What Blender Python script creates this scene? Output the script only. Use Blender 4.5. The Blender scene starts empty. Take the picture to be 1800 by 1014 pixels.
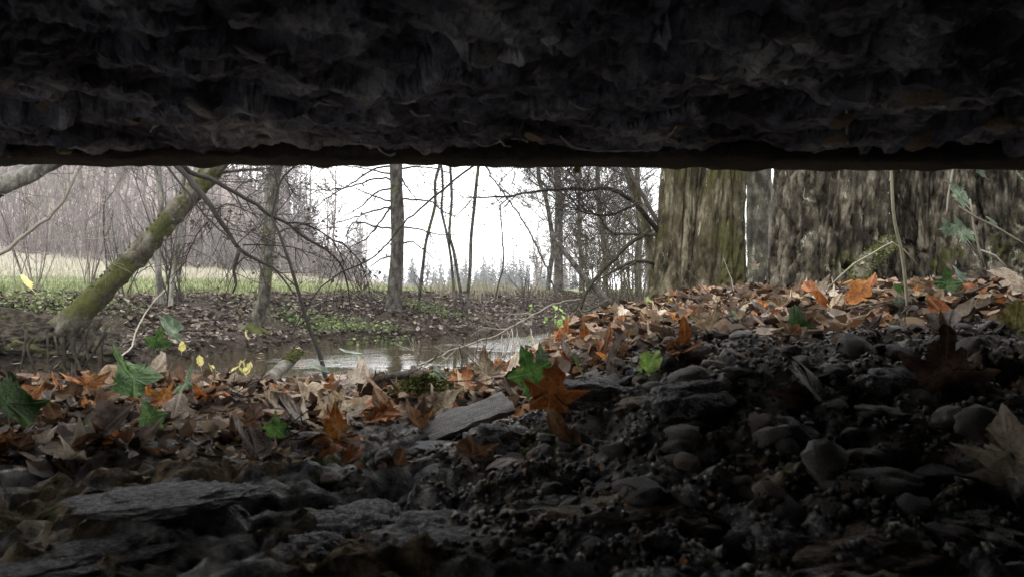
import bpy, math, random
import numpy as np
from mathutils import Vector, Euler, Matrix

SC = bpy.context.scene
C = SC.collection
R = random.Random(11)

# ------------------------------------------------------------------ camera
cam_d = bpy.data.cameras.new('camera')
cam = bpy.data.objects.new('camera', cam_d)
C.objects.link(cam)
cam.location = (0, 0, 0)
cam.rotation_euler = (math.radians(90), 0, 0)
cam_d.sensor_width = 36.0
cam_d.lens = 27.0
cam_d.clip_start = 0.02
cam_d.clip_end = 3000
cam_d.dof.use_dof = True
cam_d.dof.focus_distance = 3.6
cam_d.dof.aperture_fstop = 11.0
SC.camera = cam

# ------------------------------------------------------------------ sky, sun, exposure
SUN_EL, SUN_AZ = math.radians(52), math.radians(215)
world = bpy.data.worlds.new('World')
SC.world = world
world.use_nodes = True
wn, wl = world.node_tree.nodes, world.node_tree.links
wn.clear()
w_out = wn.new('ShaderNodeOutputWorld')
sky = wn.new('ShaderNodeTexSky')
sky.sky_type = 'NISHITA'
sky.sun_disc = False
sky.sun_elevation = SUN_EL
sky.sun_rotation = SUN_AZ
sky.dust_density = 6.0
hsv = wn.new('ShaderNodeHueSaturation')
hsv.inputs['Saturation'].default_value = 0.12
bg1 = wn.new('ShaderNodeBackground')
bg1.inputs['Strength'].default_value = 0.05
bg2 = wn.new('ShaderNodeBackground')          # the overcast cloud deck
bg2.inputs['Strength'].default_value = 1.05
tc = wn.new('ShaderNodeTexCoord')
ns = wn.new('ShaderNodeTexNoise')
ns.inputs['Scale'].default_value = 2.0
ns.inputs['Detail'].default_value = 4.0
mr = wn.new('ShaderNodeMapRange')
mr.inputs['To Min'].default_value = 0.92
mr.inputs['To Max'].default_value = 1.08
cm = wn.new('ShaderNodeCombineColor')
add = wn.new('ShaderNodeAddShader')
wl.new(sky.outputs['Color'], hsv.inputs['Color'])
wl.new(hsv.outputs['Color'], bg1.inputs['Color'])
wl.new(tc.outputs['Generated'], ns.inputs['Vector'])
wl.new(ns.outputs['Fac'], mr.inputs['Value'])
for ch in ('Red', 'Green', 'Blue'):
    wl.new(mr.outputs['Result'], cm.inputs[ch])
wl.new(cm.outputs['Color'], bg2.inputs['Color'])
wl.new(bg1.outputs[0], add.inputs[0])
wl.new(bg2.outputs[0], add.inputs[1])
wl.new(add.outputs[0], w_out.inputs['Surface'])

sun_d = bpy.data.lights.new('sun', 'SUN')
sun_d.energy = 0.8
sun_d.angle = math.radians(40)
sun_d.color = (1.0, 0.97, 0.93)
sun = bpy.data.objects.new('sun', sun_d)
C.objects.link(sun)
sun.rotation_euler = (math.radians(90) - SUN_EL, 0, math.radians(180) - SUN_AZ + math.radians(180))
sun.location = (0, -20, 30)

vs = SC.view_settings
vs.view_transform = 'Standard'
vs.look = 'None'
vs.exposure = 1.6
vs.gamma = 1.0
vs.use_curve_mapping = False
SC.cycles.max_bounces = 8
SC.cycles.diffuse_bounces = 3
SC.cycles.glossy_bounces = 2
SC.cycles.transmission_bounces = 4
SC.cycles.volume_bounces = 1
SC.cycles.use_denoising = True
SC.cycles.denoising_prefilter = 'NONE'
SC.cycles.sample_clamp_indirect = 6.0

# ------------------------------------------------------------------ helpers
F = 1350.0
def P(px, py, d):
    """a point of the place at distance d ahead, read off the photograph"""
    return ((px - 900.0) / F * d, d, (507.0 - py) / F * d)

def perlin(x, y, z, seed=0):
    x = np.asarray(x, float); y = np.asarray(y, float); z = np.asarray(z, float)
    x, y, z = np.broadcast_arrays(x, y, z)
    xi, yi, zi = np.floor(x), np.floor(y), np.floor(z)
    xf, yf, zf = x - xi, y - yi, z - zi
    xi = xi.astype(np.int64); yi = yi.astype(np.int64); zi = zi.astype(np.int64)
    u = xf*xf*xf*(xf*(xf*6-15)+10); v = yf*yf*yf*(yf*(yf*6-15)+10); w = zf*zf*zf*(zf*(zf*6-15)+10)
    def g(ix, iy, iz, fx, fy, fz):
        h = (ix*374761393 + iy*668265263 + iz*2147483647 + seed*1274126177) & 0xffffffff
        h = ((h ^ (h >> 13)) * 1274126177) & 0xffffffff
        h = h ^ (h >> 16)
        a = (h & 1023) * (2*math.pi/1024.0)
        c = ((h >> 10) & 1023) / 511.5 - 1.0
        s = np.sqrt(np.maximum(0, 1-c*c))
        return fx*np.cos(a)*s + fy*np.sin(a)*s + fz*c
    r = 0
    def L(a, b, t): return a + (b-a)*t
    x0 = L(g(xi,yi,zi,xf,yf,zf), g(xi+1,yi,zi,xf-1,yf,zf), u)
    x1 = L(g(xi,yi+1,zi,xf,yf-1,zf), g(xi+1,yi+1,zi,xf-1,yf-1,zf), u)
    x2 = L(g(xi,yi,zi+1,xf,yf,zf-1), g(xi+1,yi,zi+1,xf-1,yf,zf-1), u)
    x3 = L(g(xi,yi+1,zi+1,xf,yf-1,zf-1), g(xi+1,yi+1,zi+1,xf-1,yf-1,zf-1), u)
    return L(L(x0, x1, v), L(x2, x3, v), w) * 1.5

def fbm(x, y, z=0.0, octv=4, seed=0, gain=0.5):
    s = 0; a = 1.0; f = 1.0
    for i in range(octv):
        s = s + a*perlin(np.asarray(x)*f, np.asarray(y)*f, np.asarray(z)*f + i*7.3, seed+i)
        a *= gain; f *= 2.0
    return s

def ridged(x, y, z=0.0, octv=4, seed=0):
    s = 0; a = 1.0; f = 1.0
    for i in range(octv):
        n = 1-np.abs(perlin(np.asarray(x)*f, np.asarray(y)*f, np.asarray(z)*f + i*5.1, seed+i))
        s = s + a*n*n
        a *= 0.5; f *= 2.0
    return s

def worley(x, y, seed=0):
    """nearest and second nearest cell distance and the cell's own random number"""
    x, y = np.broadcast_arrays(np.asarray(x, float), np.asarray(y, float))
    xi = np.floor(x).astype(np.int64); yi = np.floor(y).astype(np.int64)
    f1 = np.full(x.shape, 9.0); f2 = np.full(x.shape, 9.0); idr = np.zeros(x.shape); ox = np.zeros(x.shape); oy = np.zeros(x.shape)
    for dx in (-1, 0, 1):
        for dy in (-1, 0, 1):
            cx, cy = xi+dx, yi+dy
            h = (cx*374761393+cy*668265263+seed*1274126177) & 0xffffffff
            h = ((h ^ (h >> 13))*1274126177) & 0xffffffff; h = h ^ (h >> 16)
            px = cx+(h & 255)/255.0; py = cy+((h >> 8) & 255)/255.0; r = ((h >> 16) & 255)/255.0
            d = np.hypot(x-px, y-py)
            m = d < f1
            f2 = np.where(m, f1, np.minimum(f2, d)); idr = np.where(m, r, idr); ox = np.where(m, x-px, ox); oy = np.where(m, y-py, oy)
            f1 = np.where(m, d, f1)
    return f1, f2, idr, ox, oy

def facets(x, y, seed, tilt=.5):
    """broken angular facets: each cell its own height and slope, with a crack round it"""
    wx = x+.25*perlin(x*1.7, y*1.7, .3, seed+1); wy = y+.25*perlin(x*1.7, y*1.7, 4.3, seed+2)
    f1, f2, r, ox, oy = worley(wx, wy, seed)
    a = r*37.0
    return (r-.5)+tilt*(ox*np.cos(a)+oy*np.sin(a))-.35*(1-sstep(0, .10, f2-f1))

def sstep(a, b, x):
    t = np.clip((np.asarray(x, float)-a)/(b-a), 0, 1)
    return t*t*(3-2*t)

def terrace(v, k, w=0.3):
    t = v*k
    f = np.floor(t)
    return (f + sstep(0.0, w, t-f))/k

class MB:
    def __init__(s):
        s.v = []; s.f = []; s.t = []      # t: per-vertex tint
    def tube(s, pts, rad, sides=5, tint=0.5, cap=True):
        n = len(pts)
        base = len(s.v)
        px = py = pz = None
        ux, uy, uz = 0.0, 0.0, 1.0
        for i in range(n):
            a = pts[max(0, i-1)]; b = pts[min(n-1, i+1)]
            tx, ty, tz = b[0]-a[0], b[1]-a[1], b[2]-a[2]
            l = math.sqrt(tx*tx+ty*ty+tz*tz) or 1e-9
            tx /= l; ty /= l; tz /= l
            if i == 0:
                if abs(tz) > 0.9: ux, uy, uz = 1.0, 0.0, 0.0
            d = ux*tx+uy*ty+uz*tz
            ux -= d*tx; uy -= d*ty; uz -= d*tz
            l = math.sqrt(ux*ux+uy*uy+uz*uz)
            if l < 1e-6:
                ux, uy, uz = (ty, -tx, 0.0) if abs(tz) < 0.9 else (1.0, 0.0, 0.0)
                l = math.sqrt(ux*ux+uy*uy+uz*uz) or 1.0
            ux /= l; uy /= l; uz /= l
            wx, wy, wz = ty*uz-tz*uy, tz*ux-tx*uz, tx*uy-ty*ux
            p = pts[i]; r = rad[i]
            for k in range(sides):
                c = _COS[sides][k]*r; q = _SIN[sides][k]*r
                s.v.append((p[0]+ux*c+wx*q, p[1]+uy*c+wy*q, p[2]+uz*c+wz*q))
                s.t.append(tint)
        for i in range(n-1):
            o = base+i*sides
            for k in range(sides):
                k2 = (k+1) % sides
                s.f.append((o+k, o+k2, o+sides+k2, o+sides+k))
        if cap:
            s.f.append(tuple(base+k for k in range(sides-1, -1, -1)))
            s.f.append(tuple(base+(n-1)*sides+k for k in range(sides)))
    def quadleaf(s, p, size, tint, tilt=1.0, rnd=R, aspect=0.6):
        """a small curled leaf: four triangles folded on its midrib"""
        yaw = rnd.uniform(0, 6.283); a = rnd.gauss(0, 0.5*tilt); b = rnd.gauss(0, 0.5*tilt)
        m = Euler((a, b, yaw)).to_matrix()
        L = size; W = size*aspect*0.5; k = rnd.uniform(-0.25, 0.45)*size
        pts = [(0, -L*.5, k*.6), (W, -L*.1, k*.5), (W*.7, L*.25, k*.35), (0, L*.5, k*.7), (-W*.75, L*.2, k*.4), (-W, -L*.12, k*.5), (0, 0, 0)]
        o = len(s.v)
        for q in pts:
            v = m @ Vector(q)
            s.v.append((p[0]+v.x, p[1]+v.y, p[2]+v.z)); s.t.append(tint)
        for i in range(6):
            s.f.append((o+6, o+i, o+(i+1) % 6))
    def build(s, name, mat, parent=None, smooth=True, loc=(0, 0, 0)):
        me = bpy.data.meshes.new(name)
        if loc != (0, 0, 0):
            vv = [(a-loc[0], b-loc[1], c-loc[2]) for a, b, c in s.v]
        else:
            vv = s.v
        me.from_pydata(vv, [], s.f)
        if smooth: me.polygons.foreach_set('use_smooth', [True]*len(me.polygons))
        at = me.attributes.new('tint', 'FLOAT', 'POINT')
        at.data.foreach_set('value', s.t)
        me.materials.append(mat)
        o = bpy.data.objects.new(name, me)
        C.objects.link(o)
        if parent is not None:
            o.parent = parent
        o.location = loc
        return o

_COS = {k: [math.cos(2*math.pi*i/k) for i in range(k)] for k in range(3, 65)}
_SIN = {k: [math.sin(2*math.pi*i/k) for i in range(k)] for k in range(3, 65)}

def grid_mesh(name, X, Y, Z, mat, attrs=None, smooth=True, flip=False):
    """X,Y,Z are (rows, cols) arrays"""
    nr, nc = X.shape
    co = np.stack([X, Y, Z], -1).reshape(-1, 3)
    idx = np.arange(nr*nc).reshape(nr, nc)
    q = np.stack([idx[:-1, :-1], idx[:-1, 1:], idx[1:, 1:], idx[1:, :-1]], -1).reshape(-1, 4)
    if flip: q = q[:, ::-1]
    return np_mesh(name, co, q, mat, attrs, smooth)

def np_mesh(name, co, q, mat, attrs=None, smooth=True):
    me = bpy.data.meshes.new(name)
    nf = len(q); k = q.shape[1]
    me.vertices.add(len(co)); me.vertices.foreach_set('co', co.astype(np.float32).ravel())
    me.loops.add(nf*k); me.loops.foreach_set('vertex_index', q.astype(np.int32).ravel())
    me.polygons.add(nf)
    me.polygons.foreach_set('loop_start', (np.arange(nf)*k).astype(np.int32))
    me.update(calc_edges=True)
    me.polygons.foreach_set('use_smooth', np.full(nf, smooth))
    for an, av in (attrs or {}).items():
        a = me.attributes.new(an, 'FLOAT', 'POINT')
        a.data.foreach_set('value', np.asarray(av, np.float32).ravel())
    me.validate()
    me.materials.append(mat)
    o = bpy.data.objects.new(name, me)
    C.objects.link(o)
    return o

def tag(o, label=None, cat=None, group=None, kind=None):
    if label: o['label'] = label
    if cat: o['category'] = cat
    if group: o['group'] = group
    if kind: o['kind'] = kind
    return o

def thing(name, loc, label, cat, group=None):
    o = bpy.data.objects.new(name, None)
    o.empty_display_size = 0.05
    C.objects.link(o); o.location = loc
    return tag(o, label, cat, group)

def under(o, parent):
    """parent a mesh built in world coordinates to an Empty standing at the thing's base"""
    off = Vector((0, 0, 0)); a = parent
    while a is not None:
        off += a.location; a = a.parent
    o.parent = parent
    o.location = Vector(o.location)-off
    return o

def spline(pts, step=0.5, jit=0.0, rnd=R):
    """Catmull-Rom through pts; returns denser list"""
    n = len(pts); out = []
    for i in range(n-1):
        p0 = pts[max(0, i-1)]; p1 = pts[i]; p2 = pts[i+1]; p3 = pts[min(n-1, i+2)]
        L = math.dist(p1, p2)
        m = max(1, int(L/step+0.5))
        for k in range(m):
            t = k/m; t2 = t*t; t3 = t2*t
            q = [0.5*((2*p1[a])+(-p0[a]+p2[a])*t+(2*p0[a]-5*p1[a]+4*p2[a]-p3[a])*t2+(-p0[a]+3*p1[a]-3*p2[a]+p3[a])*t3) for a in range(3)]
            if jit and 0 < len(out): q = [c+rnd.gauss(0, jit) for c in q]
            out.append(tuple(q))
    out.append(tuple(pts[-1]))
    return out

def trace(pix, d0, d1=None, step=0.06, jit=0.0, sway=0.0):
    d1 = d0 if d1 is None else d1
    n = len(pix)
    pts = []
    for i, (x, y) in enumerate(pix):
        d = d0+(d1-d0)*i/(n-1)+ (R.gauss(0, sway) if 0 < i else 0)
        pts.append(P(x, y, d))
    return spline(pts, step, jit)

def taper(n, r0, r1, pw=1.0):
    return [r0+(r1-r0)*((i/(max(1, n-1)))**pw) for i in range(n)]

def unit(v):
    l = math.sqrt(v[0]**2+v[1]**2+v[2]**2) or 1e-9
    return (v[0]/l, v[1]/l, v[2]/l)

def side_dir(d, ang, rnd, flat=None):
    """a direction leaving d at angle ang"""
    r = (rnd.gauss(0, 1), rnd.gauss(0, 1), rnd.gauss(0, 1))
    if flat is not None: r = (r[0], r[1]*flat, r[2])
    k = r[0]*d[0]+r[1]*d[1]+r[2]*d[2]
    s = unit((r[0]-k*d[0], r[1]-k*d[1], r[2]-k*d[2]))
    c, q = math.cos(ang), math.sin(ang)
    return unit((d[0]*c+s[0]*q, d[1]*c+s[1]*q, d[2]*c+s[2]*q))

MINR = [.0009]
def grow(mb, p, d, L, r, lvl, cfg, rnd, leaves=None):
    """one branch and everything on it. cfg: levels of (segments, wander, tropism, children, angle, ratio)"""
    seg, wander, trop, kids, ang, ratio = cfg[min(lvl, len(cfg)-1)]
    pts = [p]; dirs = [d]
    n = seg
    for i in range(n):
        d = unit((d[0]+rnd.gauss(0, wander), d[1]+rnd.gauss(0, wander), d[2]+rnd.gauss(0, wander)+trop))
        p = (p[0]+d[0]*L/n, p[1]+d[1]*L/n, p[2]+d[2]*L/n)
        pts.append(p); dirs.append(d)
    r1 = max(r*0.35, cfg[-1][5] if lvl >= len(cfg)-1 and False else 0.0008)
    mb.tube(pts, taper(len(pts), r, r1), 3 if lvl > 1 else (4 if lvl == 1 else 6), rnd.random(), cap=False)
    if leaves is not None and lvl >= len(cfg)-1 and rnd.random() < leaves[1]:
        leaves[0].quadleaf(pts[-1], leaves[2]*rnd.uniform(.6, 1.3), rnd.random(), 2.0, rnd)
    if lvl >= len(cfg)-1: return
    for k in range(kids):
        t = rnd.uniform(0.15, 1.0)
        i = min(n-1, int(t*n)); f = t*n-i
        a, b = pts[i], pts[i+1]
        q = tuple(a[c]+(b[c]-a[c])*f for c in range(3))
        grow(mb, q, side_dir(dirs[i+1], rnd.gauss(ang, 0.18), rnd), L*ratio*(1.15-0.6*t)*rnd.uniform(.6, 1.2), max(r*(0.62-0.25*t), MINR[0]), lvl+1, cfg, rnd, leaves)

def sprout(mb, path, n, L, r, cfg, rnd, t0=0.1, ang=0.9, leaves=None, flat=0.6):
    for k in range(n):
        t = rnd.uniform(t0, 1.0)*(len(path)-1)
        i = min(len(path)-2, int(t))
        a, b = path[i], path[i+1]
        d = unit((b[0]-a[0], b[1]-a[1], b[2]-a[2]))
        grow(mb, a, side_dir(d, rnd.gauss(ang, .2), rnd, flat), L*rnd.uniform(.4, 1.2)*(1.15-.5*t/len(path)), r*rnd.uniform(.7, 1.2), 0, cfg, rnd, leaves)

# ------------------------------------------------------------------ materials
def new_mat(name):
    m = bpy.data.materials.new(name); m.use_nodes = True
    nt = m.node_tree
    for n in list(nt.nodes): nt.nodes.remove(n)
    out = nt.nodes.new('ShaderNodeOutputMaterial')
    bs = nt.nodes.new('ShaderNodeBsdfPrincipled')
    nt.links.new(bs.outputs[0], out.inputs['Surface'])
    return m, nt, bs, out

def N(nt, kind, **kw):
    n = nt.nodes.new(kind)
    for k, v in kw.items():
        if k in n.inputs.keys(): n.inputs[k].default_value = v
        else: setattr(n, k, v)
    return n

def ramp(nt, fac, stops):
    r = nt.nodes.new('ShaderNodeValToRGB')
    e = r.color_ramp.elements
    while len(e) < len(stops): e.new(0.5)
    for i, (p, c) in enumerate(stops):
        e[i].position = p; e[i].color = (*c, 1)
    nt.links.new(fac, r.inputs['Fac'])
    return r.outputs['Color']

def nramp(nt, fac, stops):
    return ramp(nt, fac, [(.5+(p-.5)*.5, c) for p, c in stops])

def noise(nt, scale, detail=5, rough=0.6, vec=None, stretch=None, coord='Object', dist=0.0):
    t = nt.nodes.new('ShaderNodeTexCoord')
    v = t.outputs[coord]
    if vec is not None: v = vec
    if stretch:
        mp = nt.nodes.new('ShaderNodeMapping'); mp.inputs['Scale'].default_value = stretch
        nt.links.new(v, mp.inputs['Vector']); v = mp.outputs['Vector']
    n = nt.nodes.new('ShaderNodeTexNoise')
    n.inputs['Scale'].default_value = scale; n.inputs['Detail'].default_value = detail
    n.inputs['Roughness'].default_value = rough; n.inputs['Distortion'].default_value = dist
    nt.links.new(v, n.inputs['Vector'])
    return n.outputs['Fac']

def mix(nt, fac, a, b):
    m = nt.nodes.new('ShaderNodeMix'); m.data_type = 'RGBA'
    for s, v in ((m.inputs[0], fac), (m.inputs[6], a), (m.inputs[7], b)):
        if isinstance(v, (int, float)): s.default_value = v
        elif isinstance(v, tuple): s.default_value = (*v, 1)
        else: nt.links.new(v, s)
    return m.outputs[2]

def mrange(nt, v, a, b, c=0.0, d=1.0):
    m = nt.nodes.new('ShaderNodeMapRange')
    m.inputs[1].default_value = a; m.inputs[2].default_value = b; m.inputs[3].default_value = c; m.inputs[4].default_value = d
    nt.links.new(v, m.inputs[0]); return m.outputs[0]

def math2(nt, op, a, b):
    m = nt.nodes.new('ShaderNodeMath'); m.operation = op
    for s, v in ((m.inputs[0], a), (m.inputs[1], b)):
        if isinstance(v, (int, float)): s.default_value = v
        else: nt.links.new(v, s)
    return m.outputs[0]

def attr(nt, name):
    a = nt.nodes.new('ShaderNodeAttribute'); a.attribute_name = name
    return a.outputs['Fac']

def bump(nt, bs, h, strength=0.5, dist=0.01):
    b = nt.nodes.new('ShaderNodeBump'); b.inputs['Strength'].default_value = strength; b.inputs['Distance'].default_value = dist
    nt.links.new(h, b.inputs['Height']); nt.links.new(b.outputs[0], bs.inputs['Normal'])

def lk(nt, a, b): nt.links.new(a, b)

def m_rock(name, stops, scale=9, moss=0.0, rough=0.75, fine=70, stretch=None, bstr=0.9, spec=.3):
    m, nt, bs, out = new_mat(name)
    n1 = noise(nt, scale, 8, .65, stretch=stretch)
    col = nramp(nt, n1, stops)
    n2 = noise(nt, fine, 6, .7)
    col = mix(nt, mrange(nt, n2, .46, .62), col, mix(nt, 0.55, col, (.02, .018, .016)))
    if moss > 0:
        n3 = noise(nt, scale*.6, 6, .7)
        col = mix(nt, mrange(nt, n3, .60-moss*.2, .66-moss*.2), col, nramp(nt, n2, [(.3, (.03, .045, .012)), (.7, (.10, .115, .035))]))
    lk(nt, col, bs.inputs['Base Color'])
    bs.inputs['Roughness'].default_value = rough
    bs.inputs['Specular IOR Level'].default_value = spec
    bump(nt, bs, math2(nt, 'ADD', math2(nt, 'MULTIPLY', n1, .5), n2), bstr, 0.006)
    return m

def m_bark(name, stops, moss=0.3, lichen=0.15, scale=14, mosscol=((.035, .045, .012), (.11, .12, .035)), rough=0.9, zs=0.22):
    m, nt, bs, out = new_mat(name)
    n1 = noise(nt, scale, 8, .65, stretch=(1, 1, zs))
    col = nramp(nt, n1, stops)
    nf = noise(nt, scale*5, 6, .7, stretch=(1, 1, .5))
    if moss > 0:
        n2 = noise(nt, scale*.28, 6, .7)
        col = mix(nt, mrange(nt, n2, .62-moss*.25, .67-moss*.25), col, nramp(nt, nf, [(.25, mosscol[0]), (.75, mosscol[1])]))
    if lichen > 0:
        n3 = noise(nt, scale*.9, 7, .75, stretch=(1, 1, .35))
        col = mix(nt, mrange(nt, n3, .66-lichen*.35, .69-lichen*.35), col, (.30, .30, .23))
    col = mix(nt, mrange(nt, nf, .42, .60, .0, .8), col, mix(nt, .5, col, (.02, .017, .013)))
    lk(nt, col, bs.inputs['Base Color'])
    bs.inputs['Roughness'].default_value = rough
    bs.inputs['Specular IOR Level'].default_value = .08
    bump(nt, bs, math2(nt, 'ADD', n1, nf), 0.9, 0.01)
    return m

def m_twig(name, c0, c1, rough=.7):
    m, nt, bs, out = new_mat(name)
    col = mix(nt, attr(nt, 'tint'), c0, c1)
    n = noise(nt, 60, 3, .6)
    col = mix(nt, mrange(nt, n, .35, .7, 0, .5), col, mix(nt, .5, col, (.03, .03, .025)))
    lk(nt, col, bs.inputs['Base Color']); bs.inputs['Roughness'].default_value = rough; bs.inputs['Specular IOR Level'].default_value = .1
    return m

def m_leaf(name, dark, mid, light, vein, trans=0.25, rough=.55):
    m, nt, bs, out = new_mat(name)
    oi = nt.nodes.new('ShaderNodeObjectInfo')
    t = nt.nodes.new('ShaderNodeTexCoord')
    ad = nt.nodes.new('ShaderNodeVectorMath'); ad.operation = 'ADD'
    lk(nt, t.outputs['Object'], ad.inputs[0])
    cmb = nt.nodes.new('ShaderNodeCombineXYZ')
    for k in range(3): lk(nt, math2(nt, 'MULTIPLY', oi.outputs['Random'], 13.0+k*7), cmb.inputs[k])
    lk(nt, cmb.outputs[0], ad.inputs[1])
    n1 = noise(nt, 2.6, 6, .65, vec=ad.outputs[0])
    n2 = noise(nt, 16, 4, .6, vec=ad.outputs[0])
    col = nramp(nt, n1, [(.25, dark), (.5, mid), (.78, light)])
    col = mix(nt, mrange(nt, n2, .54, .60, 0, .75), col, dark)
    bs.inputs['Specular IOR Level'].default_value = .25
    col = mix(nt, mrange(nt, attr(nt, 'vein'), .55, 1.0, 0, .75), col, vein)
    hs = nt.nodes.new('ShaderNodeHueSaturation')
    lk(nt, col, hs.inputs['Color']); lk(nt, mrange(nt, oi.outputs['Random'], 0, 1, .65, 1.3), hs.inputs['Value'])
    col = hs.outputs['Color']
    lk(nt, col, bs.inputs['Base Color']); bs.inputs['Roughness'].default_value = rough
    bump(nt, bs, math2(nt, 'ADD', n2, math2(nt, 'MULTIPLY', attr(nt, 'vein'), 1.5)), .35, .03)
    tr = nt.nodes.new('ShaderNodeBsdfTranslucent'); lk(nt, col, tr.inputs['Color'])
    mx = nt.nodes.new('ShaderNodeMixShader'); mx.inputs[0].default_value = trans
    lk(nt, bs.outputs[0], mx.inputs[1]); lk(nt, tr.outputs[0], mx.inputs[2]); lk(nt, mx.outputs[0], out.inputs['Surface'])
    return m

def m_tint(name, stops, rough=.6, trans=0.2):
    """many small leaves or blades in one mesh: colour from each one's own number"""
    m, nt, bs, out = new_mat(name)
    col = ramp(nt, attr(nt, 'tint'), stops)
    n = noise(nt, 40, 3, .6)
    col = mix(nt, mrange(nt, n, .4, .7, 0, .4), col, mix(nt, .6, col, (.02, .015, .01)))
    lk(nt, col, bs.inputs['Base Color']); bs.inputs['Roughness'].default_value = rough; bs.inputs['Specular IOR Level'].default_value = .15
    if trans:
        tr = nt.nodes.new('ShaderNodeBsdfTranslucent'); lk(nt, col, tr.inputs['Color'])
        mx = nt.nodes.new('ShaderNodeMixShader'); mx.inputs[0].default_value = trans
        lk(nt, bs.outputs[0], mx.inputs[1]); lk(nt, tr.outputs[0], mx.inputs[2]); lk(nt, mx.outputs[0], out.inputs['Surface'])
    return m

# ground: zones read from vertex masks (what the ground is made of, not how it is lit)
M_GROUND, nt, bs, _o = new_mat('ground')
g1 = noise(nt, 2.2, 8, .65); g2 = noise(nt, 28, 8, .7); g3 = noise(nt, 130, 5, .7)
soil = nramp(nt, g2, [(.3, (.010, .007, .005)), (.55, (.028, .021, .015)), (.75, (.06, .047, .036))])
stone = nramp(nt, g2, [(.25, (.035, .036, .044)), (.45, (.17, .17, .18)), (.6, (.30, .295, .285)), (.8, (.48, .47, .445))])
stone = mix(nt, mrange(nt, noise(nt, 5, 6, .7), .5, .56), stone, nramp(nt, g2, [(.3, (.05, .038, .022)), (.7, (.27, .21, .135))]))
stone = mix(nt, mrange(nt, noise(nt, 3.4, 6, .75), .56, .60), stone, nramp(nt, g3, [(.3, (.02, .03, .01)), (.7, (.09, .10, .03))]))
grass = nramp(nt, g2, [(.3, (.06, .075, .03)), (.55, (.12, .14, .058)), (.75, (.20, .21, .10))])
straw = nramp(nt, g2, [(.3, (.13, .12, .085)), (.7, (.24, .225, .17))])
mud = nramp(nt, g2, [(.3, (.012, .009, .006)), (.7, (.045, .036, .026))])
col = mix(nt, attr(nt, 'stone'), soil, stone)
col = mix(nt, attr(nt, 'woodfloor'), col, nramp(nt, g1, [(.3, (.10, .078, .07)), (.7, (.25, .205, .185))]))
col = mix(nt, attr(nt, 'mud'), col, mud)
col = mix(nt, attr(nt, 'grass'), col, grass)
col = mix(nt, attr(nt, 'straw'), col, straw)
lk(nt, col, bs.inputs['Base Color'])
bs.inputs['Roughness'].default_value = .85
bs.inputs['Specular IOR Level'].default_value = .08
bump(nt, bs, math2(nt, 'ADD', g2, math2(nt, 'MULTIPLY', g3, .5)), 1.0, .014)

M_SLAB = m_rock('slab_stone', [(.25, (.035, .037, .065)), (.5, (.23, .245, .33)), (.75, (.66, .68, .74))], 5, 0.0, .6, 55)
M_BEAM = m_rock('edge_beam', [(.3, (.03, .029, .03)), (.6, (.07, .066, .062)), (.8, (.12, .11, .10))], 12, 0.0, .85, 90, (0.25, 1, 1))
M_CHIP_P = m_rock('pale_chip', [(.3, (.18, .175, .16)), (.7, (.36, .34, .31))], 14, 0, .7)
M_CEIL_P = m_rock('lit_facet_pale', [(.3, (.66, .66, .65)), (.7, (.84, .84, .82))], 5, 0, .5)  # these three paint light on slab facets into a pale base colour
M_CEIL_T = m_rock('lit_facet_tan', [(.3, (.50, .38, .25)), (.7, (.70, .56, .40))], 5, 0, .5)
M_CEIL_G = m_rock('lit_facet_grey', [(.3, (.40, .42, .47)), (.7, (.62, .64, .68))], 5, 0, .5)
M_CHIP_T = m_rock('tan_chip', [(.3, (.13, .095, .06)), (.7, (.30, .23, .15))], 14, 0, .7)
M_CHIP_G = m_rock('grey_chip', [(.3, (.09, .095, .105)), (.7, (.2, .205, .215))], 14, 0, .7)
M_ROCK = m_rock('grey_rock', [(.25, (.05, .05, .06)), (.5, (.20, .20, .21)), (.75, (.46, .455, .44))], 11, 0.0, .85)
M_ROCKM = m_rock('mossy_rock', [(.3, (.08, .08, .08)), (.7, (.34, .33, .30))], 10, 0.55, .8)
M_ROCKB = m_rock('brown_rock', [(.3, (.06, .043, .028)), (.7, (.32, .24, .165))], 12, 0.05, .75)
M_PEB = [m_rock('dark_pebble', [(.3, (.05, .046, .048)), (.7, (.15, .14, .135))], 20, 0, .85, 120, bstr=.6),
         m_rock('grey_pebble', [(.3, (.11, .105, .10)), (.7, (.30, .285, .265))], 20, 0, .85, 120, bstr=.6),
         m_rock('brown_pebble', [(.3, (.08, .06, .048)), (.7, (.24, .185, .15))], 20, 0, .85, 120, bstr=.6)]
M_BARK_A = m_bark('olive_bark', [(.25, (.020, .016, .009)), (.45, (.065, .055, .033)), (.6, (.105, .092, .058)), (.75, (.19, .17, .115))], .40, .12, 14, ((.03, .03, .010), (.085, .08, .03)), zs=.4)
M_BARK_B = m_bark('ridged_bark', [(.3, (.012, .0095, .007)), (.5, (.052, .044, .032)), (.72, (.15, .132, .10))], .15, .12, 20, ((.025, .028, .008), (.07, .072, .022)), zs=.38)
M_BARK_G = m_bark('grey_bark', [(.3, (.016, .014, .012)), (.5, (.05, .045, .04)), (.75, (.11, .10, .09))], .25, .10, 22, zs=.5)
M_BARK_M = m_bark('mossy_bark', [(.3, (.035, .03, .022)), (.5, (.09, .08, .06)), (.75, (.13, .12, .095))], .58, .10, 12, ((.022, .026, .007), (.075, .082, .02)), zs=.6)
M_ROOT = m_bark('root_earth', [(.3, (.006, .005, .004)), (.5, (.020, .016, .011)), (.75, (.055, .045, .032))], .12, .05, 9, ((.03, .035, .01), (.09, .09, .03)), zs=.8)
M_BARK_L = m_bark('lichen_bark', [(.3, (.02, .018, .014)), (.5, (.06, .056, .043)), (.75, (.13, .125, .10))], .25, .15, 16, ((.045, .05, .02), (.10, .105, .045)), zs=.5)
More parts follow.
